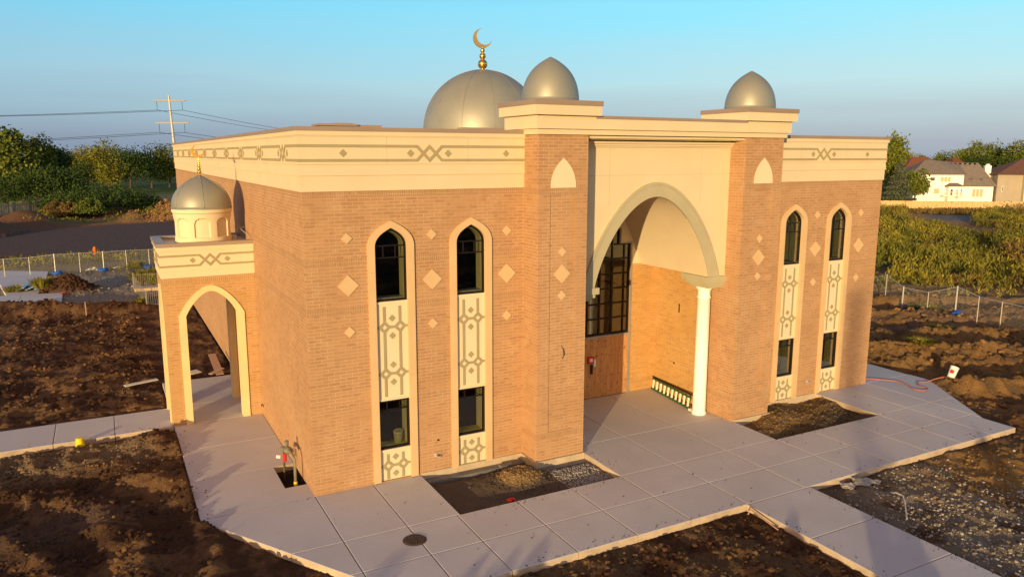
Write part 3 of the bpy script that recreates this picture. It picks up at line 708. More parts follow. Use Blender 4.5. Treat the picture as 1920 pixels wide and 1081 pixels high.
for p in SL+SLN:
    if len(p) < 3: continue
    cx = sum(q[0] for q in p)/len(p); cy = sum(q[1] for q in p)/len(p); t = random.random()
    area = sum(p[i-1][0]*p[i][1]-p[i][0]*p[i-1][1] for i in range(len(p)))
    if area < 0: p = p[::-1]
    n0 = len(m.v)
    if p is SLN[0] or len(p) > 6: top = p; tb = p
    else:
        def inset(p, d):
            out = []; n = len(p)
            for i in range(n):
                a, b, c = Vector(p[i-1]), Vector(p[i]), Vector(p[(i+1) % n])
                d0 = (b-a).normalized(); d1 = (c-b).normalized(); n0_ = Vector((-d0.y, d0.x)); n1_ = Vector((-d1.y, d1.x))
                s = (n0_+n1_); s = s/max(.2, s.dot(n0_)); out.append(tuple(b+s*d))
            return out
        tb = inset(p, .008); top = inset(p, .022)
    n = len(p)
    vs = [(x, y, 0) for x, y in top]+[(x, y, -.012) for x, y in tb]+[(x, y, -.17) for x, y in tb]
    if n > 4 and len(p) > 6: fs = [tuple(t_) for t_ in tessellate_polygon([[Vector((x, y, 0)) for x, y in top]])]
    else: fs = [tuple(range(n))]
    fs += [(i, (i+1) % n, n+(i+1) % n, n+i) for i in range(n)]+[(n+i, n+(i+1) % n, 2*n+(i+1) % n, 2*n+i) for i in range(n)]
    m.add(vs, fs); tones += [t]*(len(m.v)-n0)
pv = m.build('pavement', 'concrete', None); tag(pv, kind='structure')
pv.data.materials.append(M['slab_edge'])
for f_ in pv.data.polygons:
    if abs(f_.normal.z) < .3: f_.material_index = 1
at = pv.data.attributes.new('tone', 'FLOAT', 'POINT'); at.data.foreach_set('value', tones)
# far unfinished walks on the left
m = MB()
def slabpoly(m, pts, z0, z1): m.prism(pts, z0, z1, lambda p, q, h: (p, q, h))
slabpoly(m, [(-12.5, 32.9), (-8.80, 31.70), (-8.86, 36.0), (-12.5, 36.6)], -.35, -.03)
slabpoly(m, [(-8.78, 31.70), (-6.62, 31.75), (-6.68, 35.8), (-8.84, 36.0)], -.35, -.03)
slabpoly(m, [(-9.6, 36.1), (-8.0, 36.0), (-7.9, 44.2), (-10.7, 43.0)], -.35, -.06)
slabpoly(m, [(-13.5, 42.5), (-10.75, 43.0), (-7.95, 44.25), (-8.0, 46.6), (-11.2, 48.7), (-14, 48.7)], -.35, -.08)
tag(m.build('path', 'concrete', None), kind='structure')

# ================================================================== GROUND
TAB = rng.random((256, 256))
def vnoise(X, Y, s, seed=0):
    x = X*s+seed*17.31+1000; y = Y*s+seed*9.77+1000
    xi = np.floor(x).astype(int); yi = np.floor(y).astype(int); fx = x-xi; fy = y-yi
    fx = fx*fx*(3-2*fx); fy = fy*fy*(3-2*fy)
    a = TAB[xi & 255, yi & 255]; b = TAB[(xi+1) & 255, yi & 255]; c = TAB[xi & 255, (yi+1) & 255]; d = TAB[(xi+1) & 255, (yi+1) & 255]
    return (a*(1-fx)+b*fx)*(1-fy)+(c*(1-fx)+d*fx)*fy
def fbm(X, Y, s, o=4, seed=0, g=.5):
    r = 0; a = 1; t = 0
    for i in range(o): r = r+a*vnoise(X, Y, s*2.03**i, seed+i); t += a; a *= g
    return r/t
def ridge(X, Y, s, o=3, seed=0):
    r = 0; a = 1; t = 0
    for i in range(o): r = r+a*(1-abs(2*vnoise(X, Y, s*2.1**i, seed+i)-1)); t += a; a *= .5
    return r/t
def sst(a, b, x): t = np.clip((x-a)/(b-a), 0, 1); return t*t*(3-2*t)
def gauss(X, Y, cx, cy, rx, ry, ang=0):
    c, s = math.cos(ang), math.sin(ang); dx = X-cx; dy = Y-cy
    return np.exp(-(((dx*c+dy*s)/rx)**2+((-dx*s+dy*c)/ry)**2))
def inpoly(X, Y, p):
    c = np.zeros(X.shape, bool)
    for i in range(len(p)):
        (xi, yi), (xj, yj) = p[i], p[i-1]
        if yi == yj: continue
        c ^= ((yi > Y) != (yj > Y)) & (X < (xj-xi)*(Y-yi)/(yj-yi)+xi)
    return c
ASPH = [(-15, 57.3), (-12, 59.9), (-9, 57.5), (-5.74, 55.95), (-2, 57.4), (1.68, 59.87), (8, 61), (8, 91.5), (3.83, 89.45), (-4, 86.5), (-11.35, 83.12), (-13.2, 77), (-15.3, 75.7)]
def height(X, Y):
    n1 = fbm(X, Y, .35, 4, 1); n2 = ridge(X, Y, 1.1, 3, 5); n3 = ridge(X, Y, 3.3, 3, 9); n4 = fbm(X, Y, 7.3, 3, 13, .6)
    far = sst(25, 60, np.hypot(X-5, Y-0))
    h = -.16+(n1-.5)*.16+(n2-.6)*.13*(1-.6*far)+(n3-.6)*.085*(1-far)+(n4-.5)*.085*(1-far)
    # left bare soil plot
    L = sst(-2.2, -3.2, X)*sst(9, 10, Y)*sst(31, 29, Y)
    h += L*(.05+.16*(n2-.55))
    h += .75*gauss(X, Y, -9.6, 30.2, 2.6, 1.5)+.42*gauss(X, Y, -4.2, 28.6, 2.4, .8)+.28*gauss(X, Y, -7, 28.9, 1.6, .8)
    h += 1.0*gauss(X, Y, -6.4, 36.9, 1.3, 1.0)+.30*gauss(X, Y, -7.0, 28.9, .9, .6)
    # near left bed: heap at the corner of walk and porch, ruts and mounds
    N1 = sst(-2.0, -2.8, X)*sst(7.0, 6.2, Y)
    h += N1*(.10+.20*(n1-.4))+.34*gauss(X, Y, -3.35, 5.7, .8, .9)*N1
    rr = np.hypot(X+9.5, Y+1.5); h += N1*.13*np.sin(rr*3.3+4*n1)*sst(6.5, 4, Y)+N1*.10*(n2-.55)*2
    # fore beds
    h += .05*np.sin(X*4.1+3*n1)*sst(-5.4, -6, Y)*sst(9, 8.4, X)
    # right: parallel machine ruts
    Rr = sst(20.6, 24, X+np.maximum(0, -4-Y)*.6)*sst(48, 40, X)
    ph = (X*.42+Y*.90)
    h += Rr*(.27*np.sin(ph*1.55+1.6*n1+.5)+.11*np.sin(ph*3.9+3*n1)+(n2-.55)*.26+(n3-.55)*.12)
    h += .5*gauss(X, Y, 29, 1.5, 9, 1.1, -.5)*n2
    # far dirt heaps beyond the asphalt lot
    h += 2.3*gauss(X, Y, 3.6, 93.5, 2.3, 1.8)*(.75+.5*n2)+1.3*gauss(X, Y, -.8, 92.5, 1.5, 1.2)+1.6*gauss(X, Y, -12.8, 95, 3.2, 4)+1.2*gauss(X, Y, -4, 107, 8, 4)
    h += 1.8*gauss(X, Y, -16.5, 82, 3, 6)*(.8+.4*n2)
    h -= .85*sst(98, 112, X+.4*(Y-60))*sst(400, 250, X)
    # planting pits beside the entrance
    p1 = inpoly(X, Y, [(2.70, -2.60), (7.55, -2.60), (7.55, .2), (2.7, .2)]); p2 = inpoly(X, Y, [(13.0, -2.6), (17.9, -2.6), (17.9, .2), (13, .2)])
    hp1 = -.17+(n3-.6)*.05+.36*gauss(X, Y, 5.15, -1.15, .62, .50, .3)+.07*gauss(X, Y, 6.6, -1.4, .9, .7)+.05*gauss(X, Y, 4.2, -1.2, .7, .6)-.10*gauss(X, Y, 4.6, -.2, 1.2, .22)-.12*gauss(X, Y, 6.5, -.95, 1.0, .2)
    hp2_ = -.13+(n3-.6)*.10+.08*np.sin(X*2.4-Y*3.2+2*n1)+.12*gauss(X, Y, 15.2, -1.0, 1.2, .5)
    h = np.where(p1, np.minimum(hp1, .1), h); h = np.where(p2, np.minimum(hp2_, .02), h)
    h = np.where(inpoly(X, Y, [(-.7, .7), (.2, .7), (.2, 2.5), (-.7, 2.5)]), -.32+(n3-.5)*.06, h)
    sl = in_slab(X, Y) & ~p1 & ~p2
    pit = inpoly(X, Y, [(-.56, .83), (0.05, .83), (.05, 2.33), (-.56, 2.33)])
    far_walk = inpoly(X, Y, [(-14, 31.9), (-6.6, 31.8), (-6.7, 35.9), (-7.95, 36), (-7.9, 46.5), (-11.2, 48.6), (-14, 48.6)])
    bld = inpoly(X, Y, [(0.05, .06), (20.40, .06), (20.40, 33), (.05, 33)])|inpoly(X, Y, [(5.9, -.7), (7.38, -.7), (7.38, .2), (5.9, .2)])|inpoly(X, Y, [(13.07, -.7), (14.58, -.7), (14.58, .2), (13.07, .2)])
    h = np.where((sl | bld) & ~pit, -.19, h); h = np.where(far_walk, -.25, h)
    # asphalt: level
    asf = inpoly(X+.5*(n1-.5), Y+1.5*(n2-.6), ASPH); h = np.where(asf, -.14, h)
    h = np.where(np.hypot(X, Y) > 260, -.2, h)
    return h, n1, n2, n3, asf, p1, p2, pit
def axis(a0, a1, fine0, fine1, step, grow=1.07, mid=None):
    xs = list(np.arange(fine0, fine1, step)); d = step
    x = xs[-1]
    while x < a1: d = min(d*grow, 60); x += d; xs.append(x)
    x = fine0; d = step; l = []
    while x > a0: d = min(d*grow, 60); x -= d; l.append(x)
    return np.array(l[::-1]+xs)
ax = axis(-1500, 1500, -10.5, 27, .06, 1.03); ay = axis(-1000, 2200, -11.5, 9.5, .06, 1.014)
X, Y = np.meshgrid(ax, ay)
H, n1, n2, n3, asf, p1, p2, pit = height(X, Y)
def C(*c): return np.array(c)[None, None, :]
def mixm(base, m, c): m = m[..., None]; return base*(1-m)+c*m
fine = fbm(X, Y, 1.3, 5, 21, .6)
colr = np.ones(X.shape+(3,))*C(.10, .052, .029)
colr = mixm(colr, sst(.45, .60, fine)*.85, C(.25, .145, .070))
wob = (fbm(X, Y, .5, 4, 31)-.5)
# left near: lighter gravelly strip along the walk
tl = sst(3.2, 5.2, Y+2.2*wob+.35*(X+4)*0)*sst(-2.9, -4.1, X+1.5*wob)*sst(7.3, 6.9, Y)
colr = mixm(colr, np.clip(tl, 0, 1)*.9, C(.30, .21, .125))
tl2 = gauss(X, Y, -6.6, .8, 1.6, .8, .5)+gauss(X, Y, -4.8, 1.2, 1.1, .5, .2); colr = mixm(colr, np.clip(tl2, 0, 1)*.55, C(.20, .14, .10))
# packed tan-grey ground behind the soil plot
g1 = sst(30.6, 31.8, Y+1.2*wob)*sst(58, 55, Y+3*wob)*sst(5, 2, X); colr = mixm(colr, g1, C(.34, .285, .225)); 
g2 = sst(43, 46, Y+3*wob)*sst(58, 55, Y)*sst(5, 2, X); colr = mixm(colr, g2*.8, C(.26, .20, .10))
md = gauss(X, Y, -6.4, 36.9, 1.7, 1.3); colr = mixm(colr, sst(.2, .45, md+.15*wob), C(.10, .055, .03))
brm = sst(30.5, 29.8, Y)*sst(9, 10, Y)*0
far_ = sst(57, 60, Y)*sst(112, 104, Y+4*wob)*sst(45, 30, X); colr = mixm(colr, far_, C(.20, .10, .05)); colr = mixm(colr, sst(86, 90, Y)*sst(100, 94, Y)*sst(-10, -6, X)*sst(45, 30, X), C(.34, .19, .08))
yl = gauss(X, Y, -6, 91.5, 5, 1.6); colr = mixm(colr, sst(.3, .6, yl), C(.19, .17, .05))
# right side
rt_ = sst(20.3, 23, X+np.maximum(0, -5.4-Y)*1.2)*sst(60, 42, X)*sst(60, 30, Y)
colr = mixm(colr, rt_, C(.30, .175, .07)); colr = mixm(colr, rt_*sst(.50, .66, fine)*.7, C(.15, .095, .05))
rg = rt_*sst(36, 42, X+6*wob); colr = mixm(colr, rg*.8, C(.28, .20, .115))
pk = rt_*np.clip(gauss(X, Y, 30, 7, 6, 1.6, -.35)*1.2, 0, 1)*sst(.35, .6, vnoise(X, Y, .7, 3)); colr = mixm(colr, pk*.7, C(.25, .17, .14))
fr = sst(11.2, 11.6, X)*sst(-5.2, -5.6, Y)
colr = mixm(colr, fr*.9, C(.135, .095, .06))
grv = fr*np.clip(gauss(X, Y, 13.6, -8.0, 2.2, 3.4, -.5)*1.5+gauss(X, Y, 14.5, -6.2, 1.6, .5)*1.2, 0, 1)*sst(.30, .5, vnoise(X, Y, 1.4, 11)+.15); colr = mixm(colr, grv*.9, C(.33, .28, .21))
org = fr*np.clip(gauss(X, Y, 17.6, -7.0, 2.6, 1.6, -.3)*1.4, 0, 1); colr = mixm(colr, org*.9, C(.40, .235, .075))
fb = sst(9.2, 8.8, X)*sst(-5.2, -5.6, Y); colr = mixm(colr, fb*sst(.48, .6, fine)*.6, C(.16, .11, .06))
# weeds field soil, sandy clearing, track
wf = sst(46, 56, X+5*wob)*sst(-60, -20, Y)*sst(210, 150, Y-.1*X); colr = mixm(colr, wf, C(.12, .115, .03))
colr = mixm(colr, sst(.25, .5, gauss(X, Y, 98, 47.5, 15, 8, .5)+.3*wob), C(.42, .25, .10))
colr = mixm(colr, sst(.3, .45, gauss(X, Y, 102, 47.3, 8.5, 4.2, .55)+.25*wob), C(.20, .19, .19))
trk = np.abs((X-79)*-.45+(Y-31)*.9-1.0+2*wob); colr = mixm(colr, sst(3.6, 2.0, trk)*sst(66, 72, X)*sst(96, 90, X), C(.27, .15, .075))
# far grass
gr = sst(108, 116, Y)*sst(60, 30, X-.2*Y+20); colr = mixm(colr, gr, C(.10, .15, .03))
colr = mixm(colr, sst(133, 135, Y)*sst(150, 147, Y)*gr, C(.34, .42, .06))  # lawn strip brightened: sunlight on it is put into the colour
fg = np.clip(sst(125, 140, X)+sst(170, 260, np.hypot(X, Y)), 0, 1); colr = mixm(colr, fg*.9, C(.06, .085, .025))
# pits
c1 = np.ones(colr.shape)*C(.15, .12, .095); c1 = mixm(c1, sst(.35, .6, gauss(X, Y, 5.15, -1.15, .75, .65, .3)), C(.42, .28, .13)); c1 = mixm(c1, sst(6.0, 6.4, X+.3*wob), C(.20, .185, .17))
colr = np.where(p1[..., None], c1, colr)
c2 = np.ones(colr.shape)*C(.30, .20, .09); c2 = mixm(c2, sst(-1.4, -2.2, Y-.25*(X-15)), C(.15, .115, .075)); colr = np.where(p2[..., None], c2, colr)
colr = np.where(asf[..., None], np.ones(colr.shape)*C(.135, .098, .088), colr)
colr = np.where(pit[..., None], np.ones(colr.shape)*C(.05, .035, .025), colr)
ny, nx = X.shape
me = bpy.data.meshes.new('ground')
co = np.stack([X, Y, H], -1).reshape(-1, 3).astype(np.float32)
idx = np.arange(ny*nx).reshape(ny, nx)
q = np.stack([idx[:-1, :-1], idx[:-1, 1:], idx[1:, 1:], idx[1:, :-1]], -1).reshape(-1)
def fast_mesh(me, co, loops, k):
    nf = len(loops)//k
    me.vertices.add(len(co)); me.vertices.foreach_set('co', np.ascontiguousarray(co, dtype=np.float32).ravel())
    me.loops.add(len(loops)); me.loops.foreach_set('vertex_index', loops.astype(np.int32))
    me.polygons.add(nf); me.polygons.foreach_set('loop_start', np.arange(0, nf*k, k, dtype=np.int32))
    try: me.polygons.foreach_set('loop_total', np.full(nf, k, dtype=np.int32))
    except Exception: pass
    me.update(calc_edges=True)
fast_mesh(me, co, q, 4)
ca = me.color_attributes.new('gcol', 'FLOAT_COLOR', 'POINT')
ca.data.foreach_set('color', np.concatenate([np.clip(colr, 0, 1), np.ones(X.shape+(1,))], -1).reshape(-1).astype(np.float32))
me.materials.append(M['ground'])
go = bpy.data.objects.new('ground', me); col.objects.link(go); tag(go, kind='structure')
def hz(x, y):
    return height(np.atleast_1d(np.array(x, float)), np.atleast_1d(np.array(y, float)))[0]

# loose stones and clods -------------------------------------------------
def ico(sub=0):
    import bmesh
    bm = bmesh.new(); bmesh.ops.create_icosphere(bm, subdivisions=sub+1, radius=1); v = np.array([p.co[:] for p in bm.verts]); f = np.array([[x.index for x in t.verts] for t in bm.faces]); bm.free(); return v, f
IV, IF = ico(1)
VAR = [IV*(.55+.9*rng.random((len(IV), 1)))*np.array([1, .6+.5*rng.random(), .5+.35*rng.random()]) for _ in range(8)]
def gcol_at(xs, ys):
    i = np.clip(np.searchsorted(ay, ys), 0, ny-1); j = np.clip(np.searchsorted(ax, xs), 0, nx-1); return colr[i, j]
def scatter(name, mat, xs, ys, rs, label=None, sink=.3, zs=None):
    zs = hz(xs, ys) if zs is None else zs; n = len(xs); k = len(IV)
    co = np.zeros((n, k, 3)); a = rng.random(n)*6.28
    for i in range(n):
        v = VAR[i % 8]*rs[i]; c, s = math.cos(a[i]), math.sin(a[i])
        co[i, :, 0] = xs[i]+v[:, 0]*c-v[:, 1]*s; co[i, :, 1] = ys[i]+v[:, 0]*s+v[:, 1]*c; co[i, :, 2] = zs[i]+v[:, 2]+rs[i]*sink
    f = (IF[None]+np.arange(n)[:, None, None]*k).reshape(-1)
    me = bpy.data.meshes.new(name); fast_mesh(me, co.reshape(-1, 3), f, 3)
    if mat != 'stonegrey':
        cc_ = (np.tile([[.13, .085, .055]], (n, 1)) if name == 'mud_crumbs' else gcol_at(np.array(xs), np.array(ys)))*(.75+.7*rng.random((n, 1))); ca_ = me.color_attributes.new('gcol', 'FLOAT_COLOR', 'POINT')
        ca_.data.foreach_set('color', np.repeat(np.concatenate([np.clip(cc_, 0, 1), np.ones((n, 1))], 1), k, 0).astype(np.float32).ravel()); mat = 'ground'
    me.materials.append(M[mat])
    o = bpy.data.objects.new(name, me); col.objects.link(o); tag(o, label, name.replace('_', ' '), kind='stuff'); return o
def pick(n, box, dens):
    x = rng.uniform(box[0], box[1], n); y = rng.uniform(box[2], box[3], n)
    keep = (rng.random(n) < dens(x, y)) & ~in_slab(x, y); return x[keep], y[keep]
def radii(n, a, b, pw=3): return a+(b-a)*rng.random(n)**pw
x, y = pick(15000, (-10.5, -2.5, -8, 6.9), lambda x, y: .25+.75*(fbm(x, y, .8, 3, 44) > .5)); x2, y2 = pick(6000, (-2.5, 9, -10, -5.4), lambda x, y: .9+0*x)
x, y = np.concatenate([x, x2]), np.concatenate([y, y2]); scatter('soil_clods', 'clod', x, y, radii(len(x), .012, .07, 6), 'dark brown soil clods scattered over the bare planting beds')
x, y = pick(9000, (-11, -2.8, 9.2, 31), lambda x, y: .4+.6*(fbm(x, y, .5, 3, 44) > .5)); scatter('topsoil_clods', 'clod', x, y, radii(len(x), .02, .10, 6), 'crumbly dark soil lumps covering the plot left of the porch')
x, y = pick(13000, (20.5, 40, -9, 14), lambda x, y: .25+.75*(fbm(x, y, .6, 3, 45) > .52)); scatter('rutted_clods', 'clod_tan', x, y, radii(len(x), .02, .15, 6), 'orange brown clods along the rutted ground right of the mosque')
x, y = pick(9000, (11.3, 20, -14, -5.45), lambda x, y: np.clip(gauss(x, y, 13.6, -8.2, 2.2, 3.6, -.5)*1.3*(.4+.6*(fbm(x, y, 1.2, 3, 46) > .5)), 0, 1)); scatter('gravel', 'stonegrey', x, y, radii(len(x), .010, .042, 3), 'pale crushed stone spread beside the front walk')
x, y = pick(2500, (11.3, 21, -12, -5.45), lambda x, y: .7+0*x); scatter('ochre_clods', 'clod_tan', x, y, radii(len(x), .012, .07, 4), 'ochre soil lumps among the gravel right of the front walk')
x, y = pick(1500, (-7.2, -2.7, 3.4, 6.95), lambda x, y: .9+0*x); scatter('tan_clods', 'clod_tan', x, y, radii(len(x), .012, .05, 3), 'tan gravelly lumps beside the left walkway')
xs_, ys_ = [], []
for (a, b, c, d, n_) in ((-2.6, -2.6, 0, 6.5, 160), (.4, 9.0, -5.33, -5.33, 220), (11.4, 20, -5.33, -5.33, 160), (9.17, 9.17, -13, -5.4, 160), (11.32, 11.32, -13, -5.4, 260), (-8, -2.8, 7.05, 7.05, 160), (2.8, 7.4, -2.6, -2.6, 130), (13.2, 17.7, -2.6, -2.6, 120), (7.5, 7.5, -2.4, -.9, 60)):
    t_ = rng.random(n_); off = np.abs(rng.normal(0, .16, n_))+.01; vx = a == b
    xx = a+(b-a)*t_; yy = c+(d-c)*t_
    if vx: xx = xx+off*(-1 if a in (11.32,) else 1)
    else: yy = yy+off*(-1 if c in (-2.6,) else 1)
    xs_.append(xx); ys_.append(yy)
xs_ = np.concatenate(xs_+[rng.uniform(-2.5, 20, 500)]); ys_ = np.concatenate(ys_+[rng.uniform(-5.3, 0, 500)])
kk = in_slab(xs_, ys_); xs_, ys_ = xs_[kk], ys_[kk]
scatter('mud_crumbs', 'clod', xs_, ys_, radii(len(xs_), .003, .018, 5), 'small crumbs of soil spilled on the pavement', zs=np.zeros(len(xs_)))
x = rng.uniform(6.0, 7.38, 1600); y = rng.uniform(-2.5, -.85, 1600); kk = (y > -2.5+.0*(x-6)); scatter('pit_gravel', 'stonegrey', x[kk], y[kk], radii(kk.sum(), .01, .03, 2), 'grey gravel filling the right part of the left planting pit')
x = rng.normal(5.15, .5, 1300); y = np.clip(rng.normal(-1.2, .42, 1300), -2.48, -.1); scatter('heap_gravel', 'clod_tan', x, y, radii(1300, .01, .038, 3), 'sunlit gravel heap in the left planting pit')
x = rng.uniform(13.2, 17.7, 1500); y = rng.uniform(-2.45, -.1, 1500); k = ~((y > -.85) & (x < 14.7)); scatter('pit_clods', 'clod_tan', x[k], y[k], radii(k.sum(), .01, .05, 3), 'brown clods in the right planting pit')
x, y = pick(900, (-7.5, 1.5, 31.5, 46), lambda x, y: .8+0*x); scatter('rubble', 'stonegrey', x, y, radii(len(x), .02, .07, 6), 'rubble over the packed ground beyond the soil plot')
x = rng.normal(3.2, 1.7, 900); y = rng.normal(92.5, 1.3, 900); scatter('heap_clods', 'clod_tan', x, y, radii(900, .04, .2, 4), 'orange soil lumps on the heap beyond the asphalt lot')
x = rng.normal(-6.4, .75, 700); y = rng.normal(36.5, .6, 700); scatter('mound_clods', 'clod', x, y, radii(700, .02, .12, 3), 'brown soil lumps on the small mound by the unfinished walk')

# ================================================================== VEGETATION
def leaf_mesh(name, pts, size, mat, elong=1., up=0., parent=None, nrm=None):
    """many small four-sided leaf clumps at pts"""
    n = len(pts); size = np.broadcast_to(size, (n,))
    d1 = rng.normal(size=(n, 3)); d1[:, 2] = d1[:, 2]*(1-up)+up*2.0*np.sign(.5+0*d1[:, 2]); d1 /= np.linalg.norm(d1, axis=1)[:, None]
    d2 = np.cross(d1, rng.normal(size=(n, 3))); d2 /= np.linalg.norm(d2, axis=1)[:, None]
    a = d1*size[:, None]*elong; b = d2*size[:, None]*.6
    co = np.stack([pts-a*.6, pts-b+a*.05, pts+a, pts+b+a*.1], 1).reshape(-1, 3)
    me = bpy.data.meshes.new(name); fast_mesh(me, co, np.arange(4*n), 4)
    r = me.attributes.new('rnd', 'FLOAT', 'POINT'); r.data.foreach_set('value', np.repeat(rng.random(n), 4).astype(np.float32))
    me.materials.append(M[mat]); o = bpy.data.objects.new(name, me); col.objects.link(o)
    if parent: o.parent = parent
    return o
def crown_pts(h, w, n, base=.12, kind='round'):
    if kind == 'oval':
        d = rng.normal(size=(n, 3)); d /= np.linalg.norm(d, axis=1)[:, None]; q = d*rng.random((n, 1))**.33
        return np.stack([q[:, 0]*w/2, q[:, 1]*w/2, h*(.5+.5*q[:, 2])*(1-base)+base*h], 1)
    if kind == 'cone':
        z = 1-np.sqrt(rng.random(n)); r = (1-z)**.85*(.75+.25*np.sin(z*46))*(.55+.45*rng.random(n)**.5); a = rng.random(n)*6.28
        return np.stack([r*np.cos(a)*w/2, r*np.sin(a)*w/2, (base+(1-base)*z)*h-r*.04*h], 1)
    nl = 16 if kind == 'round' else 12
    P_ = []
    cs = []
    for i in range(nl):
        a = rng.random()*6.28; u = rng.random()
        zc = .30+.55*u; rad = math.sqrt(max(.05, 1-((zc-.5)/.52)**2))*.62*rng.random()**.5
        if kind == 'tall': rad *= .6
        cs.append((rad*math.cos(a)*w/2, rad*math.sin(a)*w/2, zc*h, (.20+.16*rng.random())))
    for i in range(n):
        c = cs[int(rng.integers(nl))]; d = rng.normal(size=3); d /= np.linalg.norm(d); rr = rng.random()**.33
        s = c[3]*(1 if rng.random() < .93 else 1.35)
        P_.append((c[0]+d[0]*rr*s*w*.82, c[1]+d[1]*rr*s*w*.82, c[2]+d[2]*rr*s*h*.72))
    P_ = np.array(P_); P_[:, 2] = np.clip(P_[:, 2], base*h, None); return P_
def tree(name, label, cat, x, y, h, w, mat, kind='round', n=1500, group=None, ls=None, base=.1):
    e = empty(name, (x, y, -.2), label, cat, group)
    pts = crown_pts(h, w, n, base, kind)
    leaf_mesh('crown', pts, (ls or .036*h)*(.6+.8*rng.random(n)), mat, parent=e)
    m = MB(); m.tube([(0, 0, -.2), (.02*w, 0, h*.3), (-.01*w, .02*w, h*.62)], .022*h+.05, 7, .008*h)
    for k in range(5):
        a = rng.random()*6.28; z0 = h*(.25+.07*k); m.tube([(0, 0, z0), (.16*w*math.cos(a), .16*w*math.sin(a), z0+.14*h), (.30*w*math.cos(a), .30*w*math.sin(a), z0+.22*h)], .010*h, 5, .004*h)
    o = m.build('trunk', 'bark', e, origin=(0, 0, 0)); return e
LT = [(-15.2,126.4,12.0,7.5,'leaf','tallest yellow-green tree at the far left, twin crowned and sunlit'),
(-13.1,131.2,10.8,4.9,'leaf','narrow pointed tree just right of the tallest tree at the left'),
(-11.0,136.6,10.0,4.8,'leaf_dark','dark tree forming the right shoulder of the left tree group'),
(-19.9,133.2,10.2,5.6,'leaf','tree cut by the left edge of the picture'),
(-16.4,114.5,6.0,8.0,'leaf_dark','low dark broad tree above the left picket fence'),
(-12.1,114.5,6.6,7.4,'leaf_dark','second low dark tree above the left picket fence, nearer the middle'),
(-7.7,114.7,6.2,5.4,'leaf_dark','rounded dark green bushy tree at the right end of the left group'),
(-11.3,200.5,9.8,7.0,'leaf','small mid green tree in the tree line, left of the bright yellow tree'),
(-7.9,201.5,10.9,9.6,'leaf_yellow','bright yellow-green tree in the tree line above the shrub mound'),
(-4.1,206.9,11.6,9.6,'leaf','tree behind and right of the bright yellow tree, with a higher top'),
(-2.5,180.6,10.0,7.4,'leaf_yellow','tree with drooping yellow crown and a pale visible trunk'),
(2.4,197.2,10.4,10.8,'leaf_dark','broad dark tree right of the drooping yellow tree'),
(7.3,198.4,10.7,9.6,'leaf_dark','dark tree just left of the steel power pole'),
(11.6,200.0,10.6,8.7,'leaf','tree in the tree line at the corner of the mosque parapet'),
(16.5,198.4,10.2,8.9,'leaf','tree in the tree line mostly hidden behind the mosque'),
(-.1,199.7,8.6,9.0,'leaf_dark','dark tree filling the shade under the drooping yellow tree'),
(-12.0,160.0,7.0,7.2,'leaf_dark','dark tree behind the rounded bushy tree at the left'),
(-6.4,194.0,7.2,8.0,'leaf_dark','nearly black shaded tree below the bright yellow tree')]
for x, y, h, w_, mt, lb in LT:
    tree('deciduous_tree', lb, 'tree', x, y, h*1.03, w_*1.28, mt, n=5200 if y < 150 else 3600, group='trees beyond the field on the left', ls=.025*h, base=.0)
tree('poplar_tree', 'tall narrow dark tree touching the right end of the mosque', 'tree', 141.5, 86.6, 13.6, 6.6, 'leaf', 'tall', 4200, ls=.30)
tree('spruce_tree', 'grey-green conical spruce in front of the tall narrow tree', 'tree', 133.6, 79.4, 7.6, 6.9, 'spruce', 'cone', 5200, ls=.24, base=.02)
tree('garden_tree', 'round dark tree between the spruce and the white house', 'tree', 138.9, 79.4, 5.9, 5.6, 'leaf', n=3600, ls=.24, base=.03)
RT = [(205.3,127.2,9.0,6.3,'leaf_yellow','yellow tree top over the red-brown roof beside the poplar'),(224.9,138.2,9.4,7.9,'leaf_yellow','small yellowish tree behind the left ridge of the white house'),
(237.3,139.1,9.9,7.9,'leaf','tree above the middle of the white house ridge'),(232.0,129.0,10.9,9.6,'leaf','broad tree behind the right end of the white house ridge'),
(236.1,127.0,12.4,9.4,'leaf','highest broad tree behind the white chimney'),(240.2,125.1,12.0,8.4,'leaf','tree directly right of the white chimney'),
(244.1,123.2,10.6,8.4,'leaf_dark','darker tree between the chimney tree and the far right trees'),(234.6,113.2,12.7,8.4,'leaf','tall tree rising behind the tan house'),
(239.8,108.6,12.2,8.3,'leaf','tree at the right edge of the picture behind the tan house'),(215.0,130.0,8.0,8.0,'leaf_dark','low dark tree behind the red-brown roof'),(228,120,8.6,9.6,'leaf_dark','dark tree filling the gap behind the chimney'),(231,112.5,8.6,9.0,'leaf_dark','dark low tree close behind the tan house roof')]
for x, y, h, w_, mt, lb in RT: tree('deciduous_tree', lb, 'tree', x, y, h*1.03, w_*1.1, mt, n=3400, group='trees behind the houses', ls=.026*h, base=.08)
def shrub(x, y, h, w_, mt, lb, n=1200, z=.0, name='shrub', grp='shrubs on the far mound'):
    e = empty(name, (x, y, z), lb, 'shrub', grp)
    a = rng.random(n)*6.28; u = rng.random(n); r = np.sqrt(rng.random(n)); pts = np.stack([r*np.cos(a)*w_/2, r*np.sin(a)*w_/2, h*np.sqrt(np.clip(1-r**2, 0, 1))*(.5+.5*u)*(.8+.3*np.sin(a*3+r*5))], 1)
    leaf_mesh('foliage', pts, .14*(.6+.9*rng.random(n)), mt, parent=e)
    m = MB()
    for k in range(5): b = rng.random()*6.28; m.tube([(0, 0, -.3), (.3*w_*math.cos(b), .3*w_*math.sin(b), h*.6)], .04, 5, .015)
    m.build('stem', 'bark', e, origin=(0, 0, 0)); return e
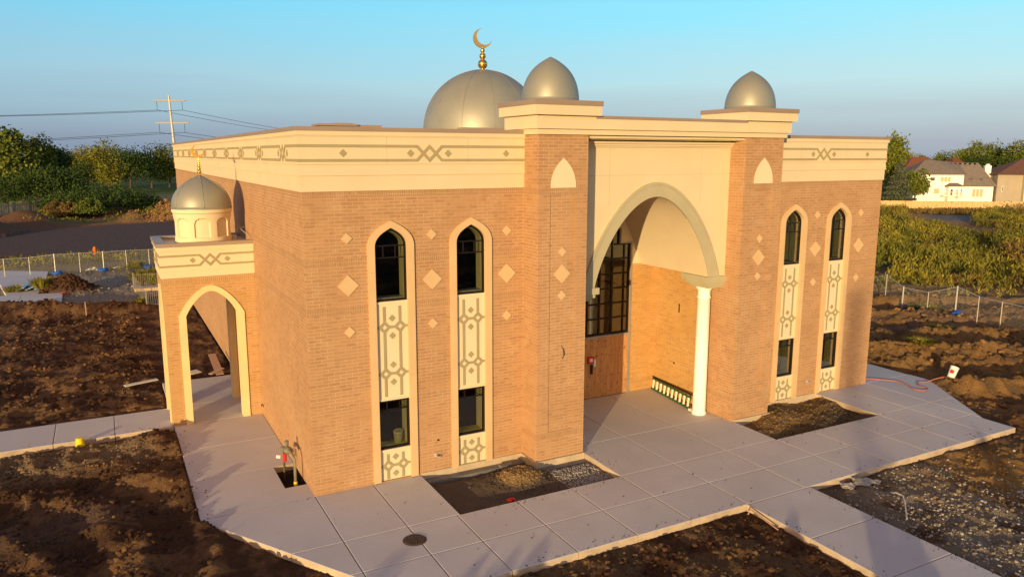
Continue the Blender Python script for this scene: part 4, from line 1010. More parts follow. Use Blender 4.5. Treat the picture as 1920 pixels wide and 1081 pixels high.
for x, y, h, w_, mt, lb in [(-9.0,106.0,2.3,4.4,'leaf_dark','leftmost dark shrub on the far mound, beside the picket fence'),(-6.7,103.8,3.1,5.4,'leaf_dark','dark shrub on the mound behind the orange bushes'),(-4.0,104.6,3.4,6.3,'leaf_dark','highest shrub in the middle of the far mound'),
 (-1.3,106.6,2.9,5.6,'leaf_dark','sloping shrub on the right half of the far mound'),(1.4,107.7,1.9,4.8,'leaf_dark','lowest shrub at the right end of the far mound'),(-9.6,101.2,1.3,2.4,'weed_brown','small orange bush left of its twin in front of the mound'),(-8.0,100.3,1.2,2.1,'weed_brown','small orange bush right of its twin in front of the mound'),(-5.6,100.0,1.5,3.4,'leaf','bright green low bush in front of the mound')]:
    shrub(x, y, h*1.25, w_*1.3, mt, lb, 2600, z=.5)
# weeds: tall upright leafy stems
def weeds(name, label, px_, py_, hs, mat, per=9, wd=.05):
    zs = hz(px_, py_); n = len(px_); N_ = n*per
    X_ = np.repeat(px_, per)+rng.normal(0, .20, N_); Y_ = np.repeat(py_, per)+rng.normal(0, .20, N_); Z_ = np.repeat(zs, per); Hh = np.repeat(hs, per)*(.65+.45*rng.random(N_))
    t = rng.random(N_)**.7; lean = rng.normal(0, .22, (N_, 2)); ln_ = .16+.26*rng.random(N_)
    p0 = np.stack([X_, Y_, Z_+Hh*t*.8], 1); p1_ = np.stack([X_+lean[:, 0]*ln_*2.4, Y_+lean[:, 1]*ln_*2.4, Z_+Hh*t*.8+ln_*(.7+.5*rng.random(N_))], 1)
    sd_ = rng.normal(size=(N_, 3)); sd_[:, 2] *= .3; sd_ /= np.linalg.norm(sd_, axis=1)[:, None]; ww = (wd*(.6+.9*rng.random(N_)))[:, None]
    mid_ = (p0+p1_)/2
    co = np.stack([p0, mid_-sd_*ww, p1_, mid_+sd_*ww], 1).reshape(-1, 3)
    me = bpy.data.meshes.new(name); fast_mesh(me, co, np.arange(4*N_), 4)
    r = me.attributes.new('rnd', 'FLOAT', 'POINT'); r.data.foreach_set('value', np.repeat(np.clip(np.repeat(sst(.3, .68, fbm(px_, py_, .35, 3, 55))*.8+.1*rng.normal(size=n), per)*(.45+.75*rng.random(N_))+.12*t, 0, 1), 4).astype(np.float32))
    me.materials.append(M[mat]); o = bpy.data.objects.new(name, me); col.objects.link(o); tag(o, label, 'weeds', kind='stuff'); return o
W1 = [(112,66),(110.16,61.04),(88,46),(83.33,40.52),(70.78,27.74),(55.44,17.12),(46.54,10.86),(44.5,11.5),(40.5,14.5),(60,38),(81.6,52)]
W2 = [(74.5,28.0),(69.5,24.8),(58.5,16.2),(47.0,9.6),(46.3,8.2),(56,10.3),(64.0,15.2),(73,21.5)]
W2b = [(70.0,18.5),(55,9.2),(46.5,6.2),(44,-4),(75,0),(84,22)]
W1b = [(88,42),(78,31),(66,21),(52,12.5),(47,9.5),(44,11),(60,20),(74,33),(83,43)]
W3 = [(89.5,37.5),(95,41.5),(107.39,46.64),(124.19,53.97),(150,50),(120,24),(84.0,24.8),(84.69,29.25)]
STR = [(106,76),(113.7,71.0),(135,56.6),(141,52),(131,49.5),(102,62.5)]
def fillpoly(p, dens):
    xs = [q[0] for q in p]; ys = [q[1] for q in p]; A = (max(xs)-min(xs))*(max(ys)-min(ys)); n = int(A*dens)
    x = rng.uniform(min(xs), max(xs), n); y = rng.uniform(min(ys), max(ys), n); k = inpoly(x, y, p); return x[k], y[k]
def thin(x, y, s=.12, th=.42, seed=71): k = fbm(x, y, s, 3, seed) > th; return x[k], y[k]
xa, ya = fillpoly(W1, 3.4); xa, ya = thin(xa, ya, .16, .42)
xb, yb = fillpoly(W2, 5.0); xc, yc = fillpoly(W2b, 3.2); xc, yc = thin(xc, yc, .12, .38)
xd, yd = fillpoly(W3, 2.2)
x = np.concatenate([xa, xb, xc, xd]); y = np.concatenate([ya, yb, yc, yd])
hh = .25+3.4*fbm(x, y, .26, 4, 81)**1.9
k = fbm(x, y, .13, 4, 91)+rng.normal(0, .07, len(x)) > .55
weeds('weeds', 'tall yellow-green weeds covering the field right of the mosque', x[~k], y[~k], hh[~k], 'weed', 24, .05)
weeds('dry_weeds', 'patches of taller reddish brown dry weeds in the field on the right', x[k], y[k], hh[k]*.9, 'weed_brown', 20, .045)
x, y = fillpoly(STR, 2.6); weeds('fence_weeds', 'dark brown weeds along the foot of the sunlit wooden fence', x, y, .5+.5*rng.random(len(x)), 'weed_brown', 16, .06)
x, y = fillpoly(W1b, 3.0); x, y = thin(x, y, .2, .4); weeds('short_weeds', 'shorter weeds in the shaded gap between the two tall stands', x, y, .35+.6*rng.random(len(x)), 'weed', 16, .045)
x, y = fillpoly([(38,16),(46,11),(45,5),(41,7),(37.5,13)], 1.3); weeds('low_weeds', 'low scattered weeds at the near edge of the field', x, y, .25+.5*rng.random(len(x)), 'weed', 8, .04)
# rank grass left of the building
x, y = fillpoly([(-5, 44), (3, 44.6), (3, 50), (-3, 48)], 2.); x2, y2 = fillpoly([(-14, 48.8), (3, 51), (3, 56), (-13, 55.5)], 2.2)
x = np.concatenate([x, x2]); y = np.concatenate([y, y2]); weeds('rough_grass', 'thin dry grass on the verge beside the asphalt lot', x, y, .12+.15*rng.random(len(x)), 'weed', 8, .03)
x, y = fillpoly([(-13, 90), (5, 90), (5, 93), (-13, 94)], .8); x2, y2 = fillpoly([(-13, 100), (4, 102), (8, 124), (-10, 118)], 2.0)
x = np.concatenate([x, x2]); y = np.concatenate([y, y2]); weeds('mound_weeds', 'olive weeds round the shrub mound beyond the asphalt', x, y, .4+.5*rng.random(len(x)), 'weed', 8, .06)
def tuft(x, y, h, r, mt, lb, n=260, grp='grass tufts on the building site'):
    a = rng.random(n)*6.28; q = r*np.sqrt(rng.random(n))*.6; z0 = float(hz(x, y)[0])
    p0 = np.stack([q*np.cos(a), q*np.sin(a), 0*a], 1); ln = rng.random(n)*.7*r/h+.1
    p1_ = p0+np.stack([ln*np.cos(a)*h, ln*np.sin(a)*h, h*(.5+.5*rng.random(n))], 1)
    s = np.stack([-np.sin(a), np.cos(a), 0*a], 1)*.02*(1+rng.random(n))[:, None]; md = (p0+p1_)/2+np.array([0, 0, .08*h])
    co = np.stack([p0, md-s, p1_, md+s], 1).reshape(-1, 3); me = bpy.data.meshes.new('grass_tuft'); fast_mesh(me, co, np.arange(4*n), 4)
    rr = me.attributes.new('rnd', 'FLOAT', 'POINT'); rr.data.foreach_set('value', np.repeat(rng.random(n), 4).astype(np.float32)); me.materials.append(M[mt])
    o = bpy.data.objects.new('grass_tuft', me); col.objects.link(o); o.location = (x, y, z0-.02); tag(o, lb, 'grass tuft', grp)
tuft(-7.75, 36.9, .75, .7, 'weed', 'bright green tuft beside the light blue metal sheets', 500)
tuft(-9.2, 38.2, .55, .9, 'weed', 'green tuft left of the light blue metal sheets', 450)
tuft(-2.6, 29.0, .35, .4, 'weed', 'green tuft at the foot of the railing corner')
tuft(-1.2, 38.4, 1.0, 1.2, 'weed', 'tall reedy grass behind the far railing panel', 900); tuft(-2.2, 38.8, .9, .9, 'weed', 'tall reedy grass at the left end of the far railing', 600)
tuft(-2.3, 46.2, .5, .6, 'weed', 'tuft by the right-hand posts of the left mesh fence', 300)
tuft(36.2, 8.0, .45, 1.1, 'weed', 'low green plants between the posts of the right fence', 700); tuft(26.6, 2.0, .22, .7, 'weed', 'small green plants on the ruts past the pavement corner', 400); tuft(31.5, 4.2, .2, .8, 'weed', 'sparse green sprigs on the ruts before the right fence', 300)
tuft(1.8, 58.8, .5, .8, 'weed', 'grass tuft on the verge at the asphalt edge', 400)

KN = ['first', 'second', 'third', 'fourth', 'fifth', 'sixth', 'seventh', 'eighth', 'ninth']
for k, (tx, ty, L, w_) in enumerate(((4.1,-4.45,12,.75),(3.2,-4.55,12.5,.95),(2.4,-4.6,12,.8),(1.35,-3.3,15,1.0),(9.9,-6.1,12,.6),(11.7,-7.6,12.5,1.3),(14.4,-4.3,20,.5),(19.4,-4.7,22,.8),(-2.2,-1.0,14,.8))):
    dx, dy = -sdir.x, -sdir.y; q = math.hypot(dx, dy); dx /= q; dy /= q; h = L*math.tan(SUN_EL)+.2
    tree('young_tree', KN[k]+' slim young tree outside the picture, throwing a long shadow over the pavement', 'tree', tx-dx*L, ty-dy*L, h, w_, 'spruce', 'oval', 1500, 'young trees behind the viewpoint', ls=.07, base=.02)
for tx, ty, tz, L, r_ in ((14.0, -4.7, 0, 24, .05), (19.6, 0, 3.6, 95, .22)):
    x, y = tx+sdir.x/math.cos(SUN_EL)*L, ty+sdir.y/math.cos(SUN_EL)*L; h = tz+L*math.tan(SUN_EL)
    m = MB(); m.tube([(x, y, -.3), (x, y, h)], r_*1.2, 10, r_); m.tube([(x, y, h-.1), (x+.7, y-.7, h)], .06, 6); o = m.build('lamp_pole', 'steel', None, origin=(x, y, -.2)); tag(o, ('slim short' if tz == 0 else 'stout tall')+' pole outside the picture casting a straight soft shadow', 'pole', 'poles behind the viewpoint')

# ================================================================== HOUSES
M['siding_white'] = plain('white_siding', (.93,.90,.82), .7, .03, 1); M['siding_tan'] = plain('tan_siding', (.38,.32,.24), .8, .06, 1); M['siding_cream'] = plain('cream_siding', (.62,.55,.36), .8, .05, 1)
M['shingle'] = plain('grey_brown_shingles', (.20,.165,.14), .9, .15, 2); M['shingle_red'] = plain('red_brown_shingles', (.20,.075,.04), .9, .15, 2); M['shingle_dark'] = plain('dark_brown_shingles', (.15,.075,.05), .9, .15, 2)
M['pane'] = plain('house_window_pane', (.10,.10,.10), .15, .2, 3, spec=.6); M['pane_warm'] = plain('house_window_blind', (.55,.42,.26), .6, .1, 3)
def hframe(o, u, sc=1.):  # local s along u, t outward-back, z
    u = Vector(u).normalized(); n = Vector((-u.y, u.x)); return lambda s, t, z: (o[0]+u.x*s*sc+n.x*t, o[1]+u.y*s*sc+n.y*t, z)
class HB(MB):
    def __init__(s, F): super().__init__(); s.F = F
    def hbox(s, s0, s1, t0, t1, z0, z1):
        vs = [s.F(a, b, z) for z in (z0, z1) for b in (t0, t1) for a in (s0, s1)]
        return s.add(vs, [(0,2,3,1), (4,5,7,6), (0,1,5,4), (2,6,7,3), (0,4,6,2), (1,3,7,5)])
    def hpoly(s, pts, faces): return s.add([s.F(*p) for p in pts], faces)
def hwin(hs, F, s0, s1, z0, z1, t=0, mt='pane', div=1):
    m = HB(F); m.hbox(s0, s1, t-.06, t+.05, z0, z1); fo = m.build('window', 'siding_white', hs)
    wdt = (s1-s0)/div; g = HB(F)
    for k in range(div): g.hbox(s0+k*wdt+.07, s0+(k+1)*wdt-.05, t-.09, t-.062, z0+.07, z1-.07)
    g.build('pane', mt, fo)
F = hframe((141.2, 82.2), (.80, -.60), .935); hs = empty('white_house', (141.2, 82.2, -.2), 'large white house with grey-brown roof and white chimney behind the wooden fence', 'house')
m = HB(F); m.hbox(.6, 10.7, 0, 9, -1.5, 4.6); m.hbox(10.7, 17.0, .5, 9, -1.5, 2.3); m.build('wall', 'siding_white', hs)
m = HB(F); m.hbox(7.2, 10.2, -1.6, -.001, -1.5, 2.2); m.build('bay', 'siding_white', hs)
m = HB(F); m.hpoly([(6.8, -1.9, 2.2), (10.5, -1.9, 2.2), (10.5, -.01, 2.2), (6.8, -.01, 2.2), (8.0, -.3, 2.9), (9.4, -.3, 2.9), (9.4, -.01, 2.9), (8.0, -.01, 2.9)], [(0,1,5,4), (1,2,6,5), (3,0,4,7), (0,3,2,1), (4,5,6,7), (2,3,7,6)]); m.build('bay_roof', 'shingle', hs)
m = HB(F); m.hpoly([(-.2, -.5, 4.5), (11.0, -.5, 4.5), (11.0, 9.5, 4.5), (-.2, 9.5, 4.5), (4.2, 4.5, 7.4), (5.6, 4.5, 7.4), (11.0, 4.5, 6.85)], [(0,1,6,5,4), (0,4,3), (3,4,5,6,2), (1,2,6), (0,3,2,1)])
m.hpoly([(10.0, -.2, 2.2), (17.5, -.2, 2.2), (17.5, 9.5, 2.2), (10.0, 9.5, 2.2), (10.4, 4.6, 6.83), (15.3, 4.6, 6.83)], [(0,1,5,4), (1,2,5), (2,3,4,5), (3,0,4), (0,3,2,1)]); rf = m.build('roof', 'shingle', hs)
m = HB(F); m.hbox(16.2, 17.4, 3.2, 4.1, -.3, 6.3); m.hbox(16.5, 17.1, 3.4, 3.9, 6.3, 6.6); m.build('chimney', 'siding_white', rf)
for k in range(6): m = HB(F); m.hbox(9.2+k*1.0, 9.45+k*1.0, 3.7, 4.1, 6.5, 6.8); m.build('roof_vent', 'frame', rf)
for s in (12.3, 14.4): m = HB(F); m.hbox(s, s+.7, 1.1, 1.6, 3.4, 3.8); m.build('skylight', 'pane', rf)
m = HB(F); m.hbox(3.4, 4.4, 1.7, 2.2, 5.2, 5.8); m.build('skylight', 'pane', rf)
hwin(hs, F, 3.9, 4.9, 3.2, 4.0); hwin(hs, F, 6.0, 8.1, 3.0, 4.1, div=3, mt='pane_warm'); hwin(hs, F, 1.2, 2.3, .3, 1.7, mt='pane_warm'); hwin(hs, F, 2.7, 3.0, .2, 1.8); hwin(hs, F, 4.8, 6.0, .6, 1.8, mt='pane_warm')
hwin(hs, F, 7.5, 8.1, .2, 1.7, t=-1.6); hwin(hs, F, 8.6, 9.2, -.3, 1.7, t=-1.6, mt='pane_warm'); hwin(hs, F, 9.6, 9.9, .2, 1.8, t=-1.6); hwin(hs, F, 12.8, 15.0, .0, 1.7, t=.5, div=3, mt='pane_warm')
m = HB(F); m.hbox(5.8, 10.3, -2.6, -1.7, .35, .45)
for k in range(16): m.hbox(5.8+k*.3, 5.84+k*.3, -2.6, -2.55, -.2, 1.1)
m.hbox(5.8, 10.35, -2.62, -2.54, 1.1, 1.17); m.build('deck_railing', 'siding_white', hs)
# tan house at the right edge
F = hframe((154.0, 71.4), (.62, -.785)); hs = empty('tan_house', (154, 71.4, -.2), 'tan and cream house, its side toned down as if shaded, with dark brown roof at the right edge of the picture', 'house')
F2 = hframe((154.2, 72.4), (.80, -.60))
m = HB(F2); m.hbox(0, 4.6, 0, 9, -1.5, 4.7); m.build('side_wall', 'siding_tan', hs)  # darker siding than the front: shade on this side put into the colour
m = HB(F2); m.hbox(4.6, 14, -1.0, 9, -1.5, 4.7); m.build('front_wall', 'siding_cream', hs)
m = HB(F2); m.hpoly([(-.5, -.6, 4.6), (14.5, -1.6, 4.6), (14.5, 9.5, 4.6), (-.5, 9.5, 4.6), (6.0, 4.5, 7.6), (10.5, 4.5, 7.7)], [(0,1,5,4), (1,2,5), (2,3,4,5), (3,0,4), (0,3,2,1)]); m.build('roof', 'shingle_dark', hs)
for s0 in (5.3, 6.9):
    hwin(hs, F2, s0, s0+1.1, 2.9, 4.2, t=-1.0); hwin(hs, F2, s0, s0+1.1, .3, 1.7, t=-1.0)
hwin(hs, F2, .9, 1.2, 1.2, 2.3)
# red-brown roofed houses behind
for (o, u, wd_, hz_, rg_, lb) in (((177.5, 109), (.80, -.60), 10.5, 4.6, 7.9, 'red-brown roofed house behind the left part of the white house'), ((191, 104.5), (.80, -.60), 3.4, 5.4, 7.7, 'small dark red roof peeping over the middle of the white house')):
    F = hframe(o, u); hs = empty('roofed_house', (*o, -.2), lb, 'house'); m = HB(F); m.hbox(0, wd_, 0, 10, -1.5, hz_); m.build('wall', 'siding_tan', hs)
    m = HB(F); m.hpoly([(-.6, -.6, hz_-.1), (wd_+.6, -.6, hz_-.1), (wd_+.6, 10.6, hz_-.1), (-.6, 10.6, hz_-.1), (wd_*.3, 5, rg_), (wd_*.62, 5, rg_)], [(0,1,5,4), (1,2,5), (2,3,4,5), (3,0,4), (0,3,2,1)]); m.build('roof', 'shingle_red', hs)
    hwin(hs, F, 2, 3.2, 2, 3.4)

# ================================================================== FENCES
def board_fence(name, lab, a, b, h, mat, bw=.14, gap=.012, z=-.25, step=2.4, grp=None):
    a = Vector(a); b = Vector(b); L = (b-a).length; F = hframe(a, b-a); e = empty(name, (a.x, a.y, z), lab, 'fence', grp)
    m = HB(F); n = int(L/(bw+gap))
    for k in range(n):
        s = k*(bw+gap); m.hbox(s, s+bw, 0+.012*(k % 2), .02+.012*(k % 2), z, z+h+random.uniform(-.02, .02))
    m.build('pickets', mat, e)
    m = HB(F); m.hbox(0, L, .045, .085, z+.3, z+.4); m.hbox(0, L, .045, .085, z+h-.35, z+h-.25); m.build('rail', mat, e)
    for k in range(int(L/step)+1):
        m = HB(F); m.hbox(k*step-.05, k*step+.05, .09, .19, z, z+h+.05); m.build('post', mat, e)
board_fence('wooden_fence', 'long sunlit yellow wooden board fence in front of the white house', (104.5, 72.6), (141, 47.0), 1.85, 'fencewood', .20, .01, -1.05, 3)
board_fence('wooden_fence', 'grey picket fence at the far left below the dark trees', (-22, 99.6), (-7.2, 121.9), 1.75, 'fencewood_grey', .16, .06, -.2, 3)
board_fence('wooden_fence', 'pale green-grey fence beside the lawn near the mosque corner', (-1, 127.9), (14, 131.9), 1.6, 'fencewood_grey', .16, .01, -.2, 2.4)
def mat_mesh():
    m, t, b = new_mat('chain_link_wire'); t.nodes.remove(b); o = [n for n in t.nodes if n.type == 'OUTPUT_MATERIAL'][0]
    tr = N('ShaderNodeBsdfTransparent', t); df = N('ShaderNodeBsdfDiffuse', t); df.inputs[0].default_value = (.5,.48,.45,1)
    p = objpos(t); s = N('ShaderNodeSeparateXYZ', t); lk(t, p, s.inputs[0]); w_ = []
    for sg in (1, -1):
        a = N('ShaderNodeMath', t, operation='MULTIPLY_ADD'); lk(t, s.outputs[2], a.inputs[0]); a.inputs[1].default_value = sg; 
        b2 = N('ShaderNodeMath', t, operation='ADD'); lk(t, s.outputs[0], b2.inputs[0]); lk(t, s.outputs[1], b2.inputs[1]); lk(t, b2.outputs[0], a.inputs[2])
        f = N('ShaderNodeMath', t, operation='MULTIPLY'); lk(t, a.outputs[0], f.inputs[0]); f.inputs[1].default_value = 14
        g = N('ShaderNodeMath', t, operation='FRACT'); lk(t, f.outputs[0], g.inputs[0]); l = N('ShaderNodeMath', t, operation='LESS_THAN'); lk(t, g.outputs[0], l.inputs[0]); l.inputs[1].default_value = .045; w_.append(l.outputs[0])
    mxx = N('ShaderNodeMath', t, operation='MAXIMUM'); lk(t, w_[0], mxx.inputs[0]); lk(t, w_[1], mxx.inputs[1])
    ms = N('ShaderNodeMixShader', t); lk(t, mxx.outputs[0], ms.inputs[0]); lk(t, tr.outputs[0], ms.inputs[1]); lk(t, df.outputs[0], ms.inputs[2]); lk(t, ms.outputs[0], o.inputs[0]); return m
M['wire'] = mat_mesh()
def mesh_fence(lab, pts, h, thick=()):
    e = empty('mesh_fence', (pts[0][0], pts[0][1], -.2), lab, 'fence')
    zb = [float(hz(x, y)[0]) for x, y in pts]
    for i, (x, y) in enumerate(pts):
        m = MB(); r = .042 if i in thick else .024; m.tube([(x, y, zb[i]-.1), (x, y, zb[i]+h+.03*(i in thick))], r, 8); m.build('post', 'steel', e)
    for k in range(len(pts)-1):
        a, b = pts[k], pts[k+1]
        m = MB(); m.tube([(*a, zb[k]+h-.03), (*b, zb[k+1]+h-.03)], .014, 6); m.build('rail', 'steel', e)
        m = MB(); m.add([(*a, zb[k]+.05), (*b, zb[k+1]+.05), (*b, zb[k+1]+h-.04), (*a, zb[k]+h-.04)], [(0, 1, 2, 3)]); m.build('wire_mesh', 'wire', e)
mesh_fence('temporary wire mesh fence with pale posts crossing behind the soil plot on the left', [(-15.1, 44.9), (-13.55, 45.0), (-12.0, 45.1), (-10.5, 45.2), (-9.0, 45.3), (-7.45, 45.3), (-5.9, 45.4), (-4.37, 45.4), (-2.85, 45.4), (-1.31, 45.5), (.2, 45.6), (1.7, 45.7)], 1.42, (5, 7))
mesh_fence('temporary wire mesh fence with pale posts beyond the rutted soil on the right', [(38.4, 17.2), (37.6, 14.7), (36.9, 12.5), (36.3, 10.8), (35.6, 9.2), (35.45, 7.6), (35.4, 6.0), (35.1, 4.65), (34.3, 3.05), (33.9, 1.3), (33.5, -.5)], 1.42, (4, 6))
# black picket railing round the stairwell
e = empty('metal_railing', (-2.65, 28.5, -.2), 'grey metal picket railing in two panels at the stairwell left of the porch', 'railing')
def pick_rail(a, b, z0, h, nm='railing_panel', sp=.105):
    m = MB(); a = Vector(a); b = Vector(b); L = (b-a).length; n = int(L/sp)
    for k in range(n+1):
        p = a+(b-a)*k/n; m.box(p.x-.009, p.x+.009, p.y-.009, p.y+.009, z0, z0+h)
    for z in (z0+.06, z0+h-.05): m.tube([(a.x, a.y, z), (b.x, b.y, z)], .014, 5)
    m.build(nm, 'railmetal', e)
M['railmetal'] = plain('railing_metal', (.30,.28,.26), .5, .1, 3, metal=.4)
pick_rail((-2.35, 28.6), (0.9, 28.6), -.15, .92); pick_rail((-2.75, 35.9), (1.2, 35.9), -.15, .95); pick_rail((-2.35, 28.6), (-2.75, 35.9), -.15, .92, sp=.5)
m = MB(); m.box(-2.39, -2.31, 28.56, 28.64, -.2, .85); m.box(-2.79, -2.71, 35.86, 35.94, -.2, .9); m.build('post', 'railmetal', e)
m = MB(); m.box(-2.75, 1.6, 34.6, 35.6, -.3, .05); m.box(-2.6, 1.6, 28.7, 29.0, -.3, .0); o = m.build('stairwell_wall', 'foundation', None); tag(o, 'tan concrete ledge below the far railing panel left of the porch', 'concrete ledge')
m = MB(); m.box(-2.2, 1.6, 29.1, 32.5, -.35, -.145); o = m.build('stairwell_shade', 'inside', None); tag(o, 'near-black slab painted as the shade in the stairwell, seen through the near railing panel', 'stairwell')  # flat dark slab; the shade of the stairwell is put into its colour

# ================================================================== SITE THINGS
def T(mb, name, mat, label, cat, group=None, smooth=False):
    n = len(mb.v); xs = [v[0] for v in mb.v]; ys = [v[1] for v in mb.v]; zs = [v[2] for v in mb.v]
    o = mb.build(name, mat, None, origin=((min(xs)+max(xs))/2, (min(ys)+max(ys))/2, min(zs)), smooth=smooth); return tag(o, label, cat, group)
def c3(x, y, z): return (x, y, z)
M['yellow'] = plain('yellow_plastic', (.80,.62,.02), .5, .05, 5); M['orange'] = plain('orange_plastic', (.85,.16,.01), .5, .05, 5); M['blue'] = plain('blue_sandbag', (.02,.10,.45), .7, .2, 5)
M['iron'] = plain('cast_iron', (.085,.055,.042), .75, .4, 22, bmp=.5); M['hose'] = plain('orange_hose', (.42,.15,.10), .6, .1, 5); M['ladder_green'] = plain('green_ladder_rail', (.03,.10,.035), .5, .1, 5)
M['rung'] = plain('pale_ladder_rung', (.85,.80,.62), .5, .05, 5); M['bucketc'] = plain('cream_bucket', (.62,.60,.30), .6, .15, 14); M['tin'] = plain('blue_grey_sheet_metal', (.42,.52,.60), .35, .15, 3, metal=.5)
M['pipegrey'] = plain('painted_pipe', (.20,.185,.13), .6, .2, 12); M['cloth'] = plain('pale_debris', (.62,.58,.52), .9, .2, 6)
# manhole
e = empty('manhole_cover', (1.40, -3.20, 0), 'round rusty iron manhole cover set in the front pavement', 'manhole cover')
m = MB(); m.lathe([(.001, .012), (.235, .012), (.24, .004), (.24, -.005), (.001, -.005)], (1.40, -3.20, 0), 40); m.build('cover', 'iron', e)
m = MB()
for r_, k in ((.05, 6), (.10, 12), (.15, 16), (.20, 22)):
    for i in range(k): a = 6.283*i/k; x, y = 1.40+r_*math.cos(a), -3.20+r_*math.sin(a); m.box(x-.012, x+.012, y-.012, y+.012, .0125, .02)
m.build('tread_studs', 'iron', e)
m = MB(); m.lathe([(.242, .003), (.262, .006), (.268, -.002)], (1.40, -3.20, 0), 40); m.build('frame_ring', 'iron', e)
# ladder lying against the brick in the entrance
e = empty('ladder', (12.95, 1.9, 0), 'green fibreglass ladder lying on its side along the brick wall of the entrance', 'ladder')
for z0, z1, t in ((.02, .10, 0), (.36, .43, .09)):
    m = MB(); A = Vector((12.93+t*.5, 3.15, z0)); B = Vector((12.62+t*.5, .72, z0))
    m.add([(A.x, A.y, z0), (B.x, B.y, z0), (B.x+.035, B.y, z0), (A.x+.035, A.y, z0), (A.x, A.y, z1), (B.x, B.y, z1), (B.x+.035, B.y, z1), (A.x+.035, A.y, z1)], [(0,1,2,3), (4,5,6,7), (0,1,5,4), (1,2,6,5), (2,3,7,6), (3,0,4,7)]); m.build('rail', 'ladder_green', e)
m = MB(); m.tube([(13.0, 3.17, .47), (12.86, .62, .44)], .022, 6); m.build('rail', 'frame', e)
for k in range(10):
    t = (k+.5)/10; x = 12.93+(12.62-12.93)*t; y = 3.15+(.72-3.15)*t; m = MB()
    m.add([(x-.01, y-.04, .09), (x-.01, y+.04, .09), (x+.035, y-.04, .38), (x+.035, y+.04, .38), (x+.01, y-.04, .09), (x+.01, y+.04, .09), (x+.055, y-.04, .38), (x+.055, y+.04, .38)], [(0,1,3,2), (4,6,7,5), (0,4,5,1), (2,3,7,6), (0,2,6,4), (1,5,7,3)]); m.build('rung', 'rung', e)
m = MB(); m.box(12.56, 12.70, .60, .72, .0, .07); m.build('foot', 'whitep', e)
# bucket in the lower left window
bx, by, bz = 2.30, .30, .925
e = empty('bucket', (bx, by, bz), 'cream paint-stained bucket standing inside the lower left window', 'bucket')
m = MB(); m.lathe([(.001, 0), (.105, 0), (.125, .27), (.132, .27), (.132, .29), (.118, .29), (.10, .02), (.001, .02)], (bx, by, bz), 28); m.build('body', 'bucketc', e, smooth=True)
m = MB(); m.tube([(bx-.125+.0, by, bz+.27)]+[(bx-.125*math.cos(math.pi*i/10), by-.02, bz+.27+.10*math.sin(math.pi*i/10)) for i in range(1, 10)]+[(bx+.125, by, bz+.27)], .006, 5); m.build('handle', 'steel', e)
# yellow bucket upside down beside the left walk
bx, by = -5.22, 6.80; bz = float(hz(bx, by)[0])
e = empty('yellow_bucket', (bx, by, bz), 'small bright yellow bucket upside down at the edge of the left walkway', 'bucket')
m = MB(); m.lathe([(.13, 0), (.13, .02), (.12, .02), (.105, .24), (.001, .245)], (bx, by, bz), 24); m.build('body', 'yellow', e)
m = MB(); m.lathe([(.106, .20), (.113, .205), (.112, .215), (.105, .22)], (bx, by, bz), 24); m.build('rib', 'yellow', e)
# white splattered bucket and hose
bx, by = 23.45, -1.35; bz = float(hz(bx, by)[0])
e = empty('paint_bucket', (bx, by, bz), 'white bucket with red paint stains tipped beside the pavement corner on the right', 'bucket')
m = MB(); rr = .15
pr = [(.001, 0), (rr*.85, 0), (rr, .40), (rr*1.05, .40), (rr*1.05, .43), (rr*.95, .43), (rr*.8, .03), (.001, .03)]
m.lathe(pr, (0, 0, 0), 24); rot = Matrix.Rotation(R(28), 3, 'Y'); m.v = [tuple(rot @ Vector(v)+Vector((bx, by, bz+.08))) for v in m.v]; m.build('body', 'whitep', e)
m = MB(); m.lathe([(rr*.90, .14), (rr*.92, .14), (rr*.96, .27), (rr*.94, .27)], (0, 0, 0), 24, R(170), R(225)); m.v = [tuple(rot @ (Vector(v)*1.06)+Vector((bx, by, bz+.07))) for v in m.v]; m.build('paint_stain', 'red', e)
HP = [(20.55,.95),(21.65,.75),(21.72,.2),(21.68,-.35),(21.35,-1.2),(21.38,-1.5),(21.62,-1.62),(21.88,-1.5),(21.9,-1.2),(22.1,-.95),(22.35,-.87),(22.68,-1.05),(23.0,-1.15),(23.35,-1.3)]
HP = [(20.55,.55),(21.0,.30),(21.4,-.10),(21.66,-.45),(21.55,-.95),(21.35,-1.3),(21.40,-1.56),(21.62,-1.62),(21.86,-1.50),(21.90,-1.22),(22.05,-.98),(22.30,-.87),(22.60,-1.0),(22.95,-1.1),(23.30,-1.25)]
pts = [(x, y, .022 if x < 22.8 else max(.02, float(hz(x, y)[0])+.05)) for x, y in HP]
sm = []
for i in range(len(pts)-1):
    p0, p1_, p2_, p3 = [Vector(pts[max(0, min(len(pts)-1, j))]) for j in (i-1, i, i+1, i+2)]
    for k in range(5): t = k/5; sm.append(.5*((2*p1_)+(p2_-p0)*t+(2*p0-5*p1_+4*p2_-p3)*t*t+(3*p1_-p0-3*p2_+p3)*t**3))
m = MB(); m.tube(sm, .019, 7); T(m, 'hose', 'hose', 'thin orange hose snaking over the pavement from the far building corner', 'hose', smooth=True)
